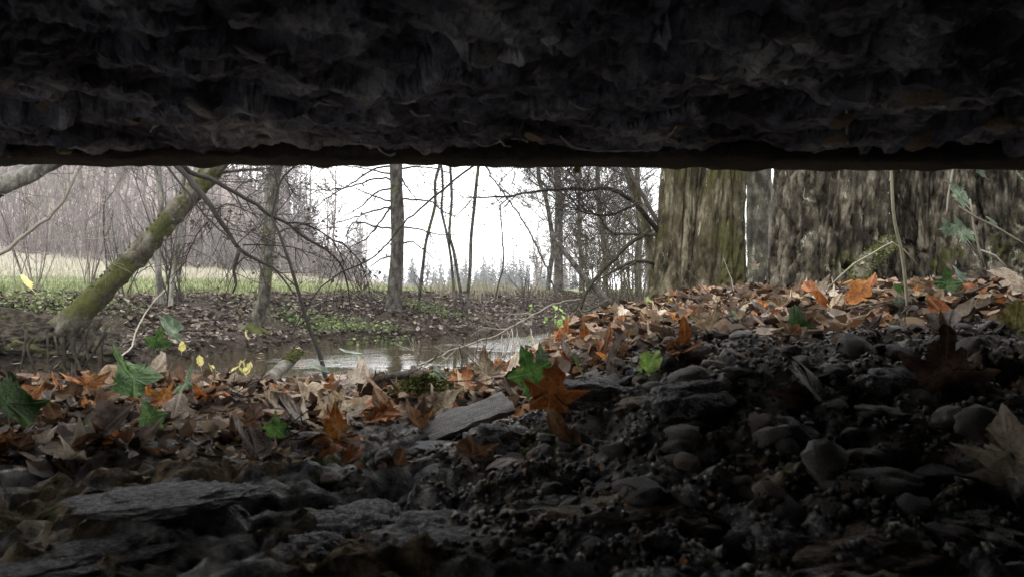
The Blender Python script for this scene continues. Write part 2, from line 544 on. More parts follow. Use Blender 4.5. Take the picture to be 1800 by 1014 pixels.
M_BARK_P = m_bark('pale_bark', [(.3, (.06, .056, .048)), (.55, (.14, .132, .115)), (.8, (.25, .24, .215))], .12, .2, 16)
M_TW_D = m_twig('dark_twig', (.010, .008, .007), (.028, .022, .019))
M_TW_M = m_twig('brown_twig', (.020, .016, .014), (.055, .045, .038))
M_TW_P = m_twig('pale_twig', (.14, .125, .10), (.27, .245, .20))
M_TW_O = m_twig('olive_twig', (.03, .025, .015), (.08, .068, .042))
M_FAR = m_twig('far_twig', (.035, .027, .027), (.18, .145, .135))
M_CONIFER = m_twig('conifer', (.015, .024, .022), (.035, .05, .045))
M_LIT_EDGE = m_twig('lit_edge', (.45, .45, .45), (.7, .7, .68))  # brightness of lit slab edges put into the colour
M_STEM = m_twig('dry_stem', (.26, .24, .15), (.42, .40, .28))
M_WOOD = m_rock('weathered_wood', [(.3, (.16, .15, .145)), (.7, (.40, .385, .37))], 30, 0, .7, 140, (.12, 1, 1))

LEAF = {
 'brown': m_leaf('brown_leaf', (.05, .026, .014), (.14, .072, .036), (.25, .14, .075), (.30, .19, .11)),
 'russet': m_leaf('russet_leaf', (.10, .03, .010), (.26, .085, .022), (.42, .16, .05), (.45, .22, .09)),
 'orange': m_leaf('orange_leaf', (.14, .04, .008), (.36, .125, .020), (.56, .25, .05), (.58, .33, .10), .35),
 'tan': m_leaf('tan_leaf', (.17, .12, .075), (.36, .27, .17), (.52, .42, .29), (.56, .47, .34)),
 'pale': m_leaf('pale_leaf', (.22, .175, .13), (.43, .355, .27), (.60, .52, .42), (.62, .55, .46)),
 'grey': m_leaf('greybrown_leaf', (.06, .046, .04), (.15, .118, .10), (.27, .22, .19), (.30, .26, .22)),
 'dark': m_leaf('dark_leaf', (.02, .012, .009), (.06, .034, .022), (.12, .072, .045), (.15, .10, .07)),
 'green': m_leaf('green_leaf', (.02, .05, .012), (.055, .125, .026), (.12, .21, .055), (.18, .27, .11), .35, .4),
 'lime': m_leaf('lime_leaf', (.14, .24, .05), (.28, .42, .10), (.46, .58, .22), (.55, .64, .34), .4),
 'bluegreen': m_leaf('bluegreen_leaf', (.05, .075, .045), (.12, .165, .11), (.27, .33, .25), (.34, .39, .31), .3, .35),
 'yellow': m_leaf('yellow_leaf', (.40, .32, .08), (.62, .56, .20), (.75, .72, .40), (.78, .76, .5), .45),
 'olive': m_leaf('olive_leaf', (.07, .07, .02), (.16, .15, .045), (.28, .25, .09), (.3, .28, .12), .3),
}
M_LITTER = m_tint('litter', [(.0, (.018, .010, .007)), (.22, (.045, .027, .018)), (.42, (.085, .054, .034)), (.60, (.16, .105, .066)), (.75, (.27, .205, .135)), (.88, (.22, .09, .028)), (1.0, (.36, .31, .26))])
M_LITTER_FAR = m_tint('bank_litter', [(.0, (.014, .009, .007)), (.3, (.045, .031, .024)), (.55, (.09, .067, .053)), (.8, (.17, .135, .112)), (1.0, (.29, .25, .22))])
M_GRASSB = m_tint('meadow_grass', [(.0, (.055, .075, .03)), (.5, (.12, .15, .06)), (.8, (.20, .21, .10)), (1.0, (.32, .30, .19))], .6, .3)
M_STRAWB = m_tint('dry_grass', [(.0, (.12, .11, .07)), (1.0, (.27, .25, .18))], .7, .3)
M_HERB = m_tint('herb', [(.0, (.03, .055, .015)), (.6, (.09, .13, .04)), (1.0, (.2, .24, .1))], .5, .3)
M_SEED = m_tint('dry_leaves', [(.0, (.03, .022, .017)), (1.0, (.12, .085, .06))], .7, .2)
M_MOSS = m_tint('moss', [(.0, (.02, .028, .007)), (.6, (.07, .08, .02)), (1.0, (.16, .16, .05))], .9, .2)

# ------------------------------------------------------------------ terrain
ZW = -0.545
FAR_LINE = [(-30, -6), (-9, 3.2), (-5, 4.1), (-2.8, 5.2), (-1.95, 7.2), (-0.3, 8.5), (0.85, 10.6), (2.6, 13.5), (6, 18), (14, 26), (40, 50), (120, 120)]
NEAR_LINE = [(-30, -9), (-9, 1.3), (-3, 2.9), (-1.4, 3.75), (0.0, 5.0), (0.36, 7.3), (0.8, 8.8), (2.7, 11.0), (6.3, 15.6), (15, 24), (42, 46), (125, 115)]

def pl_dist(x, y, line):
    """signed distance to a polyline, positive on its left"""
    best = np.full(x.shape, 1e9); sg = np.zeros(x.shape)
    for (ax, ay), (bx, by) in zip(line[:-1], line[1:]):
        dx, dy = bx-ax, by-ay
        t = np.clip(((x-ax)*dx+(y-ay)*dy)/(dx*dx+dy*dy), 0, 1)
        ex, ey = x-(ax+t*dx), y-(ay+t*dy)
        d = np.hypot(ex, ey)
        cr = dx*ey-dy*ex
        m = d < best
        best = np.where(m, d, best); sg = np.where(m, np.sign(cr), sg)
    return best*sg

BX = [-3, -1, -0.36, 0, .09, .185, .28, 0.45, 0.9, 2, 6]
BZ = [-.19, -.192, -.236, -.222, -.182, -.13, -.10, -.088, -.065, -.045, 0.0]

def terrain(x, y):
    x = np.asarray(x, float); y = np.asarray(y, float)
    x, y = np.broadcast_arrays(x, y)
    wob = 0.12*perlin(x*1.3, y*1.3, 0.3, 5)+0.05*perlin(x*4, y*4, .7, 6)
    dF = pl_dist(x, y, FAR_LINE)+wob
    dN = -pl_dist(x, y, NEAR_LINE)+wob*.8
    az = x/np.maximum(y+1.0, .5)
    # far side
    s = np.maximum(dF, 0)
    bank = ZW-0.02+0.13*sstep(0, .10, s)+0.36*sstep(.05, 1.5, s)
    left = sstep(-0.05, -0.33, az)
    far = np.maximum(s-1.5, 0)
    rise = 0.021*np.minimum(far, 20)+0.075*np.maximum(far-20, 0)*sstep(-.05, -.3, az)
    rise = np.minimum(rise, 3.0)
    hill = sstep(-.17, -.42, az)*sstep(42, 90, np.hypot(x, y))*11.0
    zf = bank+rise*left+hill+0.05*fbm(x*.4, y*.4, .2, 3, 9)*sstep(2, 6, s)
    # near side
    n = np.maximum(dN, 0)
    B = np.interp(x, BX, BZ)
    floor = -0.238
    B2 = floor+(B-floor)*sstep(0.55, 1.25, y)
    B2 = B2+.055*sstep(.5, 1.2, x)*sstep(1.2, 1.9, y)
    W = 2.35-0.95*sstep(0.0, .9, x)
    zn = ZW-0.03+(B2-ZW+0.03)*sstep(0, W, n)
    zn = zn+0.02*np.maximum(x-2.5, 0)*sstep(2, 4, y)
    zn = zn+0.03*np.maximum(y-14, 0)*sstep(1.5, 6, n)*.6
    # earth closing the hollow behind and beside the slab
    close = np.maximum(sstep(-0.9, -1.5, y), sstep(2.3, 2.9, x)*sstep(1.5, .8, y))
    zn = zn+(0.55-zn)*close
    bed = ZW-0.18
    z = np.where(dF > 0, zf, np.where(dN > 0, zn, bed+0*zn))
    # soften the water's edge under water
    inside = (dF <= 0) & (dN <= 0)
    z = np.where(inside, np.maximum(bed, ZW-0.02-0.6*np.minimum(-dF, -dN)), z)
    return z, dF, dN

def masks(x, y, dF, dN):
    nz = fbm(x*3, y*3, 1.2, 3, 21)*.12
    stone = np.where(dN > 0, sstep(1.42, 1.12, y+nz+.10*np.sin(x*3)+.27*sstep(-.05, -.45, x)), 0.0)
    mud = np.maximum(np.where(dF > 0, sstep(.14, .02, dF+nz), 0), np.where(dN > 0, sstep(.15, .02, dN+nz), 0))
    mud = np.where((dF <= 0) & (dN <= 0), 1.0, mud)
    grass = np.where(dF > 0, sstep(1.3, 2.0, dF+nz*2.5), 0.0)
    hillf = sstep(-.12, -.2, x/np.maximum(y+1, .5))
    straw = np.where(dF > 0, sstep(17, 26, dF+nz*30)*(1-hillf*sstep(33, 40, dF+nz*20)), 0.0)
    grass = grass*(1-hillf*sstep(30, 36, dF+nz*20))
    nearr = np.where((dN > 0), sstep(9, 14, y+nz*20)*sstep(1.2, 2.5, dN), 0)
    grass = np.maximum(grass, nearr*.55)
    return stone, mud, grass, straw

def detail(x, y, stone, mud, dF, dN):
    d = 0.012*fbm(x*5, y*5, 0, 3, 31)*(1-.7*mud)
    # broken, eroded stone floor under the slab: layered slabs, pits and ridges
    ca, sa = math.cos(.35), math.sin(.35)
    u = x*ca+y*sa; v = -x*sa+y*ca
    lay = terrace(fbm(u*3.0, v*7.0, .4, 4, 41), 4.0, .35)*.045
    rid = (ridged(u*7, v*13, .2, 4, 47)-1.0)*.014
    pit = -sstep(.22, .62, fbm(x*6.5, y*8.5, 2.2, 3, 53))*.05
    fine = fbm(u*26, v*40, .1, 3, 59)*.0075+(ridged(x*22, y*26, .3, 3, 60)-1)*.006
    lump = np.abs(fbm(x*16, y*20, 3.1, 3, 63))*.018
    right = sstep(-.05, .25, x)
    fac = facets(u*9, v*14, 81, .5)*.020*(1-right)+facets(x*22, y*28, 83, .6)*(.007-.001*right)
    st = lay*(.7-.4*right)+rid*.7+pit+fine+lump*right*1.4+fac
    d = d+stone*st
    litter = (1-stone)*np.where((dN > 0) & (y < 6), 1.0, 0.0)*(1-mud)
    d = d+litter*(0.02*ridged(x*9, y*9, .6, 3, 71)-.02)
    d = d+np.where(dF > 0, (0.02*fbm(x*7, y*7, .9, 4, 77)+.03*fbm(x*2.2, y*2.2, .5, 3, 79))*sstep(0, .3, dF), 0)
    return d

def ground_z(x, y):
    x = np.atleast_1d(np.asarray(x, float)); y = np.atleast_1d(np.asarray(y, float))
    z, dF, dN = terrain(x, y)
    st, mu, gr, sw = masks(x, y, dF, dN)
    return z+detail(x, y, st, mu, dF, dN)

def gz(x, y): return float(ground_z(x, y)[0])

def axis(lo, hi, step, g, far):
    a = list(np.arange(lo, hi+1e-6, step))
    s = step; v = a[-1]
    while v < far: s *= g; v += s; a.append(v)
    return a

xs_r = axis(-1.25, 1.45, .009, 1.055, 420)
neg = []; s = .009; v = -1.25
while v > -420: s *= 1.055; v -= s; neg.append(v)
xs = np.array(neg[::-1]+xs_r)
ys_f = axis(.5, 1.75, .009, 1.019, 13.0)
s = ys_f[-1]-ys_f[-2]; v = ys_f[-1]
while v < 420: s *= 1.06; v += s; ys_f.append(v)
neg = []; s = .009; v = .5
while v > -420: s *= 1.11; v -= s; neg.append(v)
ys = np.array(neg[::-1]+ys_f)
X, Y = np.meshgrid(xs, ys)
Zt, dF, dN = terrain(X, Y)
st, mu, gr, sw = masks(X, Y, dF, dN)
Zg = Zt+detail(X, Y, st, mu, dF, dN)
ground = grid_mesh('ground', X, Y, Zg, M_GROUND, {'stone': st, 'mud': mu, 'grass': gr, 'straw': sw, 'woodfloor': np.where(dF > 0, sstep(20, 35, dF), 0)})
tag(ground, 'dark stony earth, leafy stream banks and pale green meadow', None, None, 'structure')

# ------------------------------------------------------------------ stream
M_WATER, nt, bs, _o = new_mat('water')
bs.inputs['Base Color'].default_value = (.028, .022, .013, 1)
bs.inputs['Roughness'].default_value = .03
bs.inputs['IOR'].default_value = 1.33
wv = noise(nt, 5.0, 4, .55, stretch=(1.0, 2.4, 1), coord='Object')
wv2 = noise(nt, 26.0, 3, .5, stretch=(1.0, 3.0, 1), coord='Object')
wp = mrange(nt, noise(nt, .9, 3, .5), .42, .58, .12, 1.0)
bump(nt, bs, math2(nt, 'MULTIPLY', wp, math2(nt, 'ADD', wv, math2(nt, 'MULTIPLY', wv2, .2))), .28, .03)
xw = np.linspace(-30, 60, 30); yw = np.linspace(-10, 60, 30)
XW, YW = np.meshgrid(xw, yw)
water = grid_mesh('stream_water', XW, YW, np.full(XW.shape, ZW), M_WATER)
tag(water, 'brown stream water reflecting the white sky', None, None, 'structure')

# ------------------------------------------------------------------ the slab overhead
slab = thing('bridge_slab', (0, 0, .3), 'dark rough stone slab forming the low roof of the hollow', 'slab')
def ceil_z(x, y):
    b = 0.238-.016*sstep(.9, 1.15, y)+0*x
    big = facets(x*9, y*13, 141, .5)*.022
    sml = facets(x*26, y*34, 147, .6)*.008
    fine = fbm(x*45, y*60, .5, 3, 153)*.006
    pit = sstep(.15, .45, fbm(x*4.5, y*8, 5.2, 3, 155))*.04*(1-.85*sstep(.9, 1.12, y))
    return b-big-sml-fine+pit
xa = np.concatenate([np.linspace(-1.6, -1.0, 12)[:-1], np.arange(-1.0, 1.0, .0055), np.linspace(1.0, 3.4, 30)])
ya = np.concatenate([np.linspace(-1.7, .45, 24)[:-1], np.arange(.45, 1.215, .0055)])
XA, YA = np.meshgrid(xa, ya)
under(grid_mesh('underside', XA, YA, ceil_z(XA, YA), M_SLAB, flip=True, smooth=False), slab)
mb = MB()
x0, x1, y0, y1, z0, z1 = -1.62, 3.5, -1.8, 1.22, .29, .62
mb.v = [(x0, y0, z0), (x1, y0, z0), (x1, y1, z0), (x0, y1, z0), (x0, y0, z1), (x1, y0, z1), (x1, y1, z1), (x0, y1, z1)]
mb.f = [(0, 3, 2, 1), (4, 5, 6, 7), (0, 1, 5, 4), (1, 2, 6, 5), (2, 3, 7, 6), (3, 0, 4, 7)]
mb.t = [.5]*8
under(mb.build('slab_body', M_SLAB, smooth=False), slab)
# the edge beam: a long rough bar along the front
xb = np.arange(-1.4, 1.4, .008); xb = np.concatenate([np.linspace(-1.62, -1.4, 10)[:-1], xb, np.linspace(1.4, 3.5, 40)])
prof = [(1.205, .30), (1.205, .27), (1.204, .245), (1.203, .225), (1.204, .205), (1.206, .196), (1.212, .190), (1.225, .188), (1.245, .187), (1.275, .188), (1.30, .190), (1.325, .194), (1.34, .205), (1.345, .23), (1.345, .27), (1.345, .35), (1.34, .60), (1.23, .62)]
PY = np.array([p[0] for p in prof]); PZ = np.array([p[1]+(.015 if p[1] < .30 else 0) for p in prof])
XB, _ = np.meshgrid(xb, PY)
YB = np.repeat(PY[:, None], len(xb), 1); ZB = np.repeat(PZ[:, None], len(xb), 1)
wob = .004*fbm(XB*3.2, YB*2, .4, 3, 161)+.005*fbm(XB*22, YB*18, ZB*25, 4, 163)-.004*sstep(-.36, -.34, XB)*sstep(-.2, -.22, XB)
notch = .010*sstep(-.03, .0, XB+.305)*sstep(.03, .0, XB+.30)
ZB = ZB+wob*np.where(ZB < .24, 1, .3)+.0045*(-XB/.8)*np.where(ZB < .25, 1, 0)*.9
YB = YB+.004*fbm(XB*12, ZB*40, 1.4, 4, 167)
under(grid_mesh('edge_beam', XB, YB, ZB, M_BEAM, flip=True), slab)

def rock_mesh(name, mat, seed, sub=3, amp=.28, flat=.5, sharp=False, squash=None):
    import bmesh
    bm = bmesh.new()
    bmesh.ops.create_icosphere(bm, subdivisions=sub, radius=1.0)
    co = np.array([v.co[:] for v in bm.verts])
    n = fbm(co[:, 0]*1.2+seed*3.1, co[:, 1]*1.2, co[:, 2]*1.2, 3, seed)
    if sharp:
        n = terrace(n, 3, .5)*.8+.25*fbm(co[:, 0]*4, co[:, 1]*4, co[:, 2]*4+seed, 2, seed+3)
    r = 1+amp*n
    if sub >= 4: r = r+.10*fbm(co[:, 0]*5, co[:, 1]*5, co[:, 2]*5+seed, 3, seed+11)+.05*(ridged(co[:, 0]*8, co[:, 1]*8, co[:, 2]*8, 3, seed+15)-1)
    co = co*r[:, None]; co[:, 2] *= flat
    for v, c in zip(bm.verts, co): v.co = c
    me = bpy.data.meshes.new(name); bm.to_mesh(me); bm.free()
    me.polygons.foreach_set('use_smooth', [True]*len(me.polygons))
    me.materials.append(mat)
    return me

def put(name, me, loc, scale, rot, parent=None):
    o = bpy.data.objects.new(name, me); C.objects.link(o)
    o.location = loc; o.scale = scale if isinstance(scale, tuple) else (scale,)*3; o.rotation_euler = rot
    if parent is not None: under(o, parent)
    return o

def ceil_hit(px, py, back=.006):
    """where the underside stands in that direction"""
    d = np.arange(.45, 1.195, .004)
    x = (px-900)/F*d; z = (507-py)/F*d
    h = np.nonzero(z >= ceil_z(x, d))[0]
    return float(d[h[0]]-back) if len(h) else 1.19

# underside facets that catch light, painted as paler lumps set into the slab
lit_facet_me = {k: [rock_mesh('lit_facet', m, 300+i*7+j, 3, .45, .35, True) for i in range(3)] for j, (k, m) in enumerate((('P', M_CEIL_P), ('T', M_CEIL_T), ('G', M_CEIL_G)))}
lit_facets = [(555, 240, 'P', 34), (940, 238, 'T', 44), (722, 236, 'P', 26), (790, 243, 'G', 20), (655, 228, 'G', 22), (225, 212, 'T', 26), (140, 190, 'T', 24),
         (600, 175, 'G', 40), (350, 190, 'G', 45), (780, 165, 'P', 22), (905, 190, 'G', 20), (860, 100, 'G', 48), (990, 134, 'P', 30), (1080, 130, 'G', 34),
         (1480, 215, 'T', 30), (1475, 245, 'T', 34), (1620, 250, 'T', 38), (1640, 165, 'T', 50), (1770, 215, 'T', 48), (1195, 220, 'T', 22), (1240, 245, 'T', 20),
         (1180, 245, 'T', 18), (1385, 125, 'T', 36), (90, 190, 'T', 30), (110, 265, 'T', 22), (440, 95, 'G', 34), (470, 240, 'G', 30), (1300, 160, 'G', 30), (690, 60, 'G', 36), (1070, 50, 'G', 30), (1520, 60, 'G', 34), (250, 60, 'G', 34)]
for i, (px, py, k, w) in enumerate(lit_facets):
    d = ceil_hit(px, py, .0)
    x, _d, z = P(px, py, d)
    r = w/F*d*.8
    put('lit_facet', lit_facet_me[k][i % 3], (x, d+.004, z+.002), (r, r*R.uniform(.6, .9), r*R.uniform(.8, 1.2)), (R.uniform(-.5, -.1), R.uniform(-.2, .2), R.uniform(0, 6)), slab)

# light on the slab's broken edges, built as pale wavy tubes
lit_edges = [([(608, 253), (640, 254), (660, 257), (672, 268), (685, 274), (695, 270)], 1.19), ([(736, 263), (744, 271), (752, 270), (757, 266)], 1.185),
           ([(833, 248), (845, 256), (860, 257), (873, 252), (880, 249), (888, 257), (897, 258)], 1.17), ([(900, 244), (915, 245), (928, 250)], 1.15), ([(985, 240), (998, 252), (1012, 260), (1040, 265), (1080, 266), (1130, 265)], 1.18),
           ([(960, 193), (968, 203), (985, 204)], .99), ([(1000, 178), (1015, 188), (1030, 192), (1045, 190)], .96), ([(815, 213), (825, 215), (838, 220)], 1.03), ([(1488, 195), (1490, 215), (1489, 235), (1491, 255)], 1.1),
           ([(1170, 245), (1180, 235), (1190, 222)], 1.06), ([(552, 188), (562, 181), (575, 184), (590, 186)], .97), ([(690, 180), (712, 182), (730, 178)], .95), ([(722, 195), (735, 204), (756, 203)], 1.0), ([(265, 232), (270, 224), (280, 219)], 1.05)]
for pix, d in lit_edges:
    mb = MB(); pts = spline([P(x, y, ceil_hit(x, y, .012)) for x, y in pix], .004)
    mb.tube(pts, [.0015+.0006*math.sin(i*.9+d*50) for i in range(len(pts))], 5, .8)
    c = pts[0]
    o = mb.build('lit_edge', M_LIT_EDGE, loc=c)
    tag(o, 'pale wavy line painting the light on a broken edge of the slab', 'thread', 'painted lit edges under the slab')

# ------------------------------------------------------------------ big trunks on the right bank
def trunk_mesh(name, axis_pts, rad, mat, sides=120, rows=150, lobes=(), ridge=.012, rscale=9.0, zsq=.22, seed=0, flare=.0, parent=None, warp=.03, flute=.03):
    """a standing trunk: axis_pts bottom to top, rad bottom to top, real bark ridges"""
    n = len(axis_pts)
    t = np.linspace(0, 1, rows)**2.1
    A = np.array(axis_pts); tt = np.linspace(0, 1, n)
    ax = np.stack([np.interp(t, tt, A[:, k]) for k in range(3)], 1)
    rr = np.interp(t, tt, rad)
    th = np.linspace(0, 2*math.pi, sides, endpoint=False)
    TH, _ = np.meshgrid(th, t); RR = np.repeat(rr[:, None], sides, 1)
    ZZ = np.repeat(ax[:, 2][:, None], sides, 1)
    h = ZZ-ax[0, 2]
    cx, cy = np.cos(TH), np.sin(TH)
    k = 1+0*TH
    for (ang, am, wd, decay) in lobes:
        dd = np.angle(np.exp(1j*(TH-ang)))
        k = k+am*np.exp(-(dd/wd)**2)*np.exp(-h/decay)
    k = k*(1+flare*np.exp(-h/.16))
    RR = RR*k
    w = warp*fbm(cx*1.4+seed, cy*1.4, ZZ*.9, 3, seed)
    fl = perlin(cx*2.6+seed*1.7, cy*2.6, ZZ*.45, seed+21)
    w = w-flute*np.exp(-(fl/.085)**2)
    q = rscale
    jx = .35*perlin(cx*3+seed, cy*3, ZZ*7, seed+9)
    n1 = np.abs(perlin(cx*RR*q*3.6+seed+jx, cy*RR*q*3.6+jx, ZZ*q*zsq*2, seed+5))
    n2 = np.abs(perlin(cx*RR*q*8+seed+jx, cy*RR*q*8, ZZ*q*zsq*5, seed+6))
    n3 = perlin(cx*RR*q*16+seed, cy*RR*q*16, ZZ*q*7, seed+7)
    RR = RR+w+ridge*(2.0*sstep(.01, .15, n1)+.9*sstep(0, .2, n2)+.45*n3-2.0)
    Xm = ax[:, 0][:, None]+cx*RR; Ym = ax[:, 1][:, None]+cy*RR
    nr, nc = Xm.shape
    co = np.stack([Xm, Ym, ZZ], -1).reshape(-1, 3)
    idx = np.arange(nr*nc).reshape(nr, nc); nx = np.roll(idx, -1, 1)
    qd = np.stack([idx[:-1], nx[:-1], nx[1:], idx[1:]], -1).reshape(-1, 4)
    o = np_mesh(name, co, qd, mat)
    if parent is not None: under(o, parent)
    return o

CROWN = [(4, .12, .05, 4, .8, .62), (4, .16, .03, 4, .8, .6), (3, .2, .02, 4, .8, .6), (2, .2, .0, 0, .8, .5)]
def high_crown(tree, top, n, L, r, mat, seed, cfg=CROWN):
    rnd = random.Random(seed); mb = MB()
    for k in range(n):
        a = rnd.uniform(0, 6.28)
        grow(mb, (top[0], top[1], top[2]-rnd.uniform(0, .8)), unit((math.cos(a)*.6, math.sin(a)*.6, rnd.uniform(.4, 1))), L*rnd.uniform(.7, 1.2), r, 0, cfg, rnd)
    under(mb.build('crown', mat), tree)

# pair of pale olive stems (left of the big ridged trunk)
tA = thing('tree', P(1232, 552, 4.2), 'pale olive double-stemmed tree standing left of the big ridged trunk', 'tree')
b1 = [P(1188, 575, 4.2), P(1190, 540, 4.2), P(1192, 480, 4.22), P(1197, 390, 4.24), P(1201, 290, 4.25), P(1210, 100, 4.3), P(1225, -250, 4.4), P(1240, -700, 4.5)]
trunk_mesh('trunk', b1, [.150, .142, .128, .118, .113, .108, .10, .08], M_BARK_A, 120, 170, [(-2.4, .3, .5, .18), (-1.2, .28, .35, .2)], .0105, 6.0, .14, 3, .12, tA, .022)
b2 = [P(1266, 575, 4.12), P(1264, 540, 4.12), P(1264, 480, 4.13), P(1268, 390, 4.16), P(1273, 290, 4.2), P(1290, 100, 4.3), P(1320, -250, 4.5), P(1350, -700, 4.7)]
trunk_mesh('trunk', b2, [.178, .165, .145, .125, .112, .108, .10, .08], M_BARK_A, 130, 170, [(-2.2, .25, .4, .2), (-1.0, .3, .4, .2)], .0105, 6.0, .14, 8, .12, tA, .025)
high_crown(tA, P(1225, -600, 4.4), 5, 1.6, .05, M_TW_M, 71)

# the big ridged trunk
tB = thing('tree', P(1520, 560, 3.0), 'massive dark ridged tree trunk with a mossy root on the right bank', 'tree')
c1 = [P(1452, 580, 3.0), P(1452, 545, 3.0), P(1450, 500, 3.0), P(1456, 400, 3.02), P(1462, 290, 3.04), P(1470, 50, 3.1), P(1480, -400, 3.2), P(1490, -900, 3.3)]
trunk_mesh('trunk', c1, [.215, .205, .195, .192, .19, .185, .175, .15], M_BARK_B, 190, 230, [(-2.6, .22, .4, .16), (-.6, .15, .4, .3)], .0175, 7.5, .21, 13, .08, tB, .03)
c2 = [P(1655, 580, 3.1), P(1648, 545, 3.1), P(1638, 500, 3.1), P(1632, 400, 3.14), P(1632, 290, 3.16), P(1635, 50, 3.2), P(1620, -400, 3.3), P(1630, -900, 3.4)]
trunk_mesh('trunk', c2, [.225, .19, .16, .138, .132, .132, .125, .11], M_BARK_B, 180, 200, [(-1.1, .55, .5, .18), (-2.1, .3, .3, .2)], .0165, 7.5, .21, 23, .15, tB, .03)
c3 = [P(1790, 560, 3.35), P(1780, 520, 3.35), P(1770, 470, 3.36), P(1760, 390, 3.38), P(1752, 290, 3.4), P(1750, 50, 3.45), P(1750, -400, 3.5), P(1750, -900, 3.6)]
trunk_mesh('trunk', c3, [.34, .30, .26, .235, .22, .21, .19, .16], M_BARK_B, 190, 200, [(-1.6, .3, .5, .2)], .016, 7.5, .21, 33, .15, tB, .035)
high_crown(tB, P(1560, -850, 3.2), 6, 1.6, .06, M_TW_M, 73)
# mossy root at its foot
mr_ = thing_parts = None
pts = spline([P(1562, 425, 2.86), P(1545, 445, 2.82), P(1520, 465, 2.79), P(1508, 500, 2.76), P(1503, 545, 2.74)], .03)
mb = MB()
mb.tube(pts, [.030, .034, .034, .034, .035, .035, .036, .037, .038, .039, .04][:len(pts)]+[.04]*max(0, len(pts)-11), 14, .5)
root = under(mb.build('mossy_root', M_BARK_M), tB)
mb = MB(); rnd = random.Random(5)
for k in range(900):
    p = rnd.choice(pts); a = rnd.uniform(0, 6.28)
    q = (p[0]+math.cos(a)*.036, p[1]-abs(math.sin(a))*.036, p[2]+rnd.uniform(-.02, .03))
    mb.quadleaf(q, rnd.uniform(.008, .018), rnd.random(), 3, rnd, .5)
mo = under(mb.build('moss', M_MOSS), root); mo['kind'] = 'stuff'

# paler trunks seen between the two big ones and behind
def slim_tree(pix, d, r0, r1, mat, label, seed, sides=16, tw=M_TW_M, ntw=0, twL=.5, crown=True, ridge=.003, cat='tree', group=None, name='tree', extend=3.0, leaves=0.0, cfg=None):
    base = P(*pix[0], d)
    t = thing(name, base, label, cat, group)
    axis = [P(x, y, d) for x, y in pix]
    top = axis[-1]; pre = axis[-2]
    dr = unit((top[0]-pre[0], top[1]-pre[1], top[2]-pre[2]))
    rnd = random.Random(seed)
    if extend > 0:
        for k in range(1, 4):
            axis.append((top[0]+dr[0]*extend*k/3+rnd.gauss(0, .05), top[1]+rnd.gauss(0, .05), top[2]+abs(dr[2])*extend*k/3))
    n = len(axis)
    pts = spline(axis, .08, 0.0)
    m = len(pts)
    rr = taper(m, r0, r1, .6)
    for i in range(m):
        h = math.dist(pts[i], pts[0]); rr[i] *= 1+.55*math.exp(-h/(r0*1.6))+.05*math.sin(h*9+seed)+rnd.gauss(0, .012)
    mb = MB(); mb.tube(pts, rr, sides, .5)
    under(mb.build('trunk', mat), t)
    if ntw or crown:
        mb = MB(); lv = MB() if leaves else None
        cf = cfg or [(4, .16, .04, 4, .8, .6), (3, .18, .03, 3, .8, .6), (2, .2, 0, 0, .8, .5)]
        if ntw: sprout(mb, pts, ntw, twL, max(r0*.13, .003), cf, rnd, .25, 1.0, (lv, leaves, .03) if leaves else None)
        if crown:
            for k in range(7):
                a = rnd.uniform(0, 6.28); p = pts[-1-rnd.randrange(min(8, m-1))]
                grow(mb, p, unit((math.cos(a)*.8, math.sin(a)*.8, .6)), .9, r1*.6, 0, cf, rnd)
        under(mb.build('crown', tw), t)
        if lv and lv.f:
            o = under(lv.build('dead_leaves', M_SEED), t); o['kind'] = 'stuff'
    return t

slim_tree([(1338, 556), (1338, 520), (1336, 430), (1334, 290)], 6.2, .105, .095, M_BARK_L, 'slim mossy trunk glimpsed in the gap between the two big trees', 101, 14, M_TW_O, 14, .5)
slim_tree([(1362, 550), (1360, 480), (1364, 380), (1372, 290)], 5.2, .045, .035, M_BARK_P, 'thin pale stem beside the left edge of the big ridged trunk', 103, 10, M_TW_P, 5, .3)
slim_tree([(1144, 570), (1148, 520), (1147, 458), (1138, 405), (1126, 370), (1110, 320), (1098, 285)], 4.6, .03, .018, M_BARK_A, 'thin olive tree leaning left against the double-stemmed tree', 107, 10, M_TW_D, 16, .5)

# branches arching left out of the olive tree
def branch(parts, d, label, mat, name='branch', cat='branch', tw=0, twL=.35, seed=1, parent=None, cfg=None, leaves=0, sub_r=.0022, group=None, ang=.8):
    """parts: list of (pixel path, radius at start px, radius at end px, depth0, depth1)"""
    rnd = random.Random(seed)
    mb = MB(); first = None; allp = []
    for pix, ra, rb, d0, d1 in parts:
        pts = trace(pix, d0, d1, .05, .0006*d0)
        allp.append(pts)
        dm = (d0+d1)/2
        mb.tube(pts, taper(len(pts), .6*ra/F*dm, .6*rb/F*dm), 7, rnd.random())
    lv = MB() if leaves else None
    if tw:
        cf = cfg or [(4, .16, .02, 3, .75, .6), (3, .18, .01, 2, .75, .6), (2, .2, 0, 0, .8, .5)]
        for pts in allp:
            sprout(mb, pts, max(1, int(tw*len(pts)/max(1, sum(len(q) for q in allp)))), twL, sub_r, cf, rnd, .2, ang, (lv, leaves, .025) if leaves else None)
    base = allp[0][0]
    if parent is not None:
        o = under(mb.build('branch', mat), parent)
    else:
        o = mb.build(name, mat, loc=base)
        tag(o, label, cat, group)
    if lv and lv.f:
        l = lv.build('dead_leaves', M_SEED); under(l, o if parent is None else parent); l['kind'] = 'stuff'
    return o

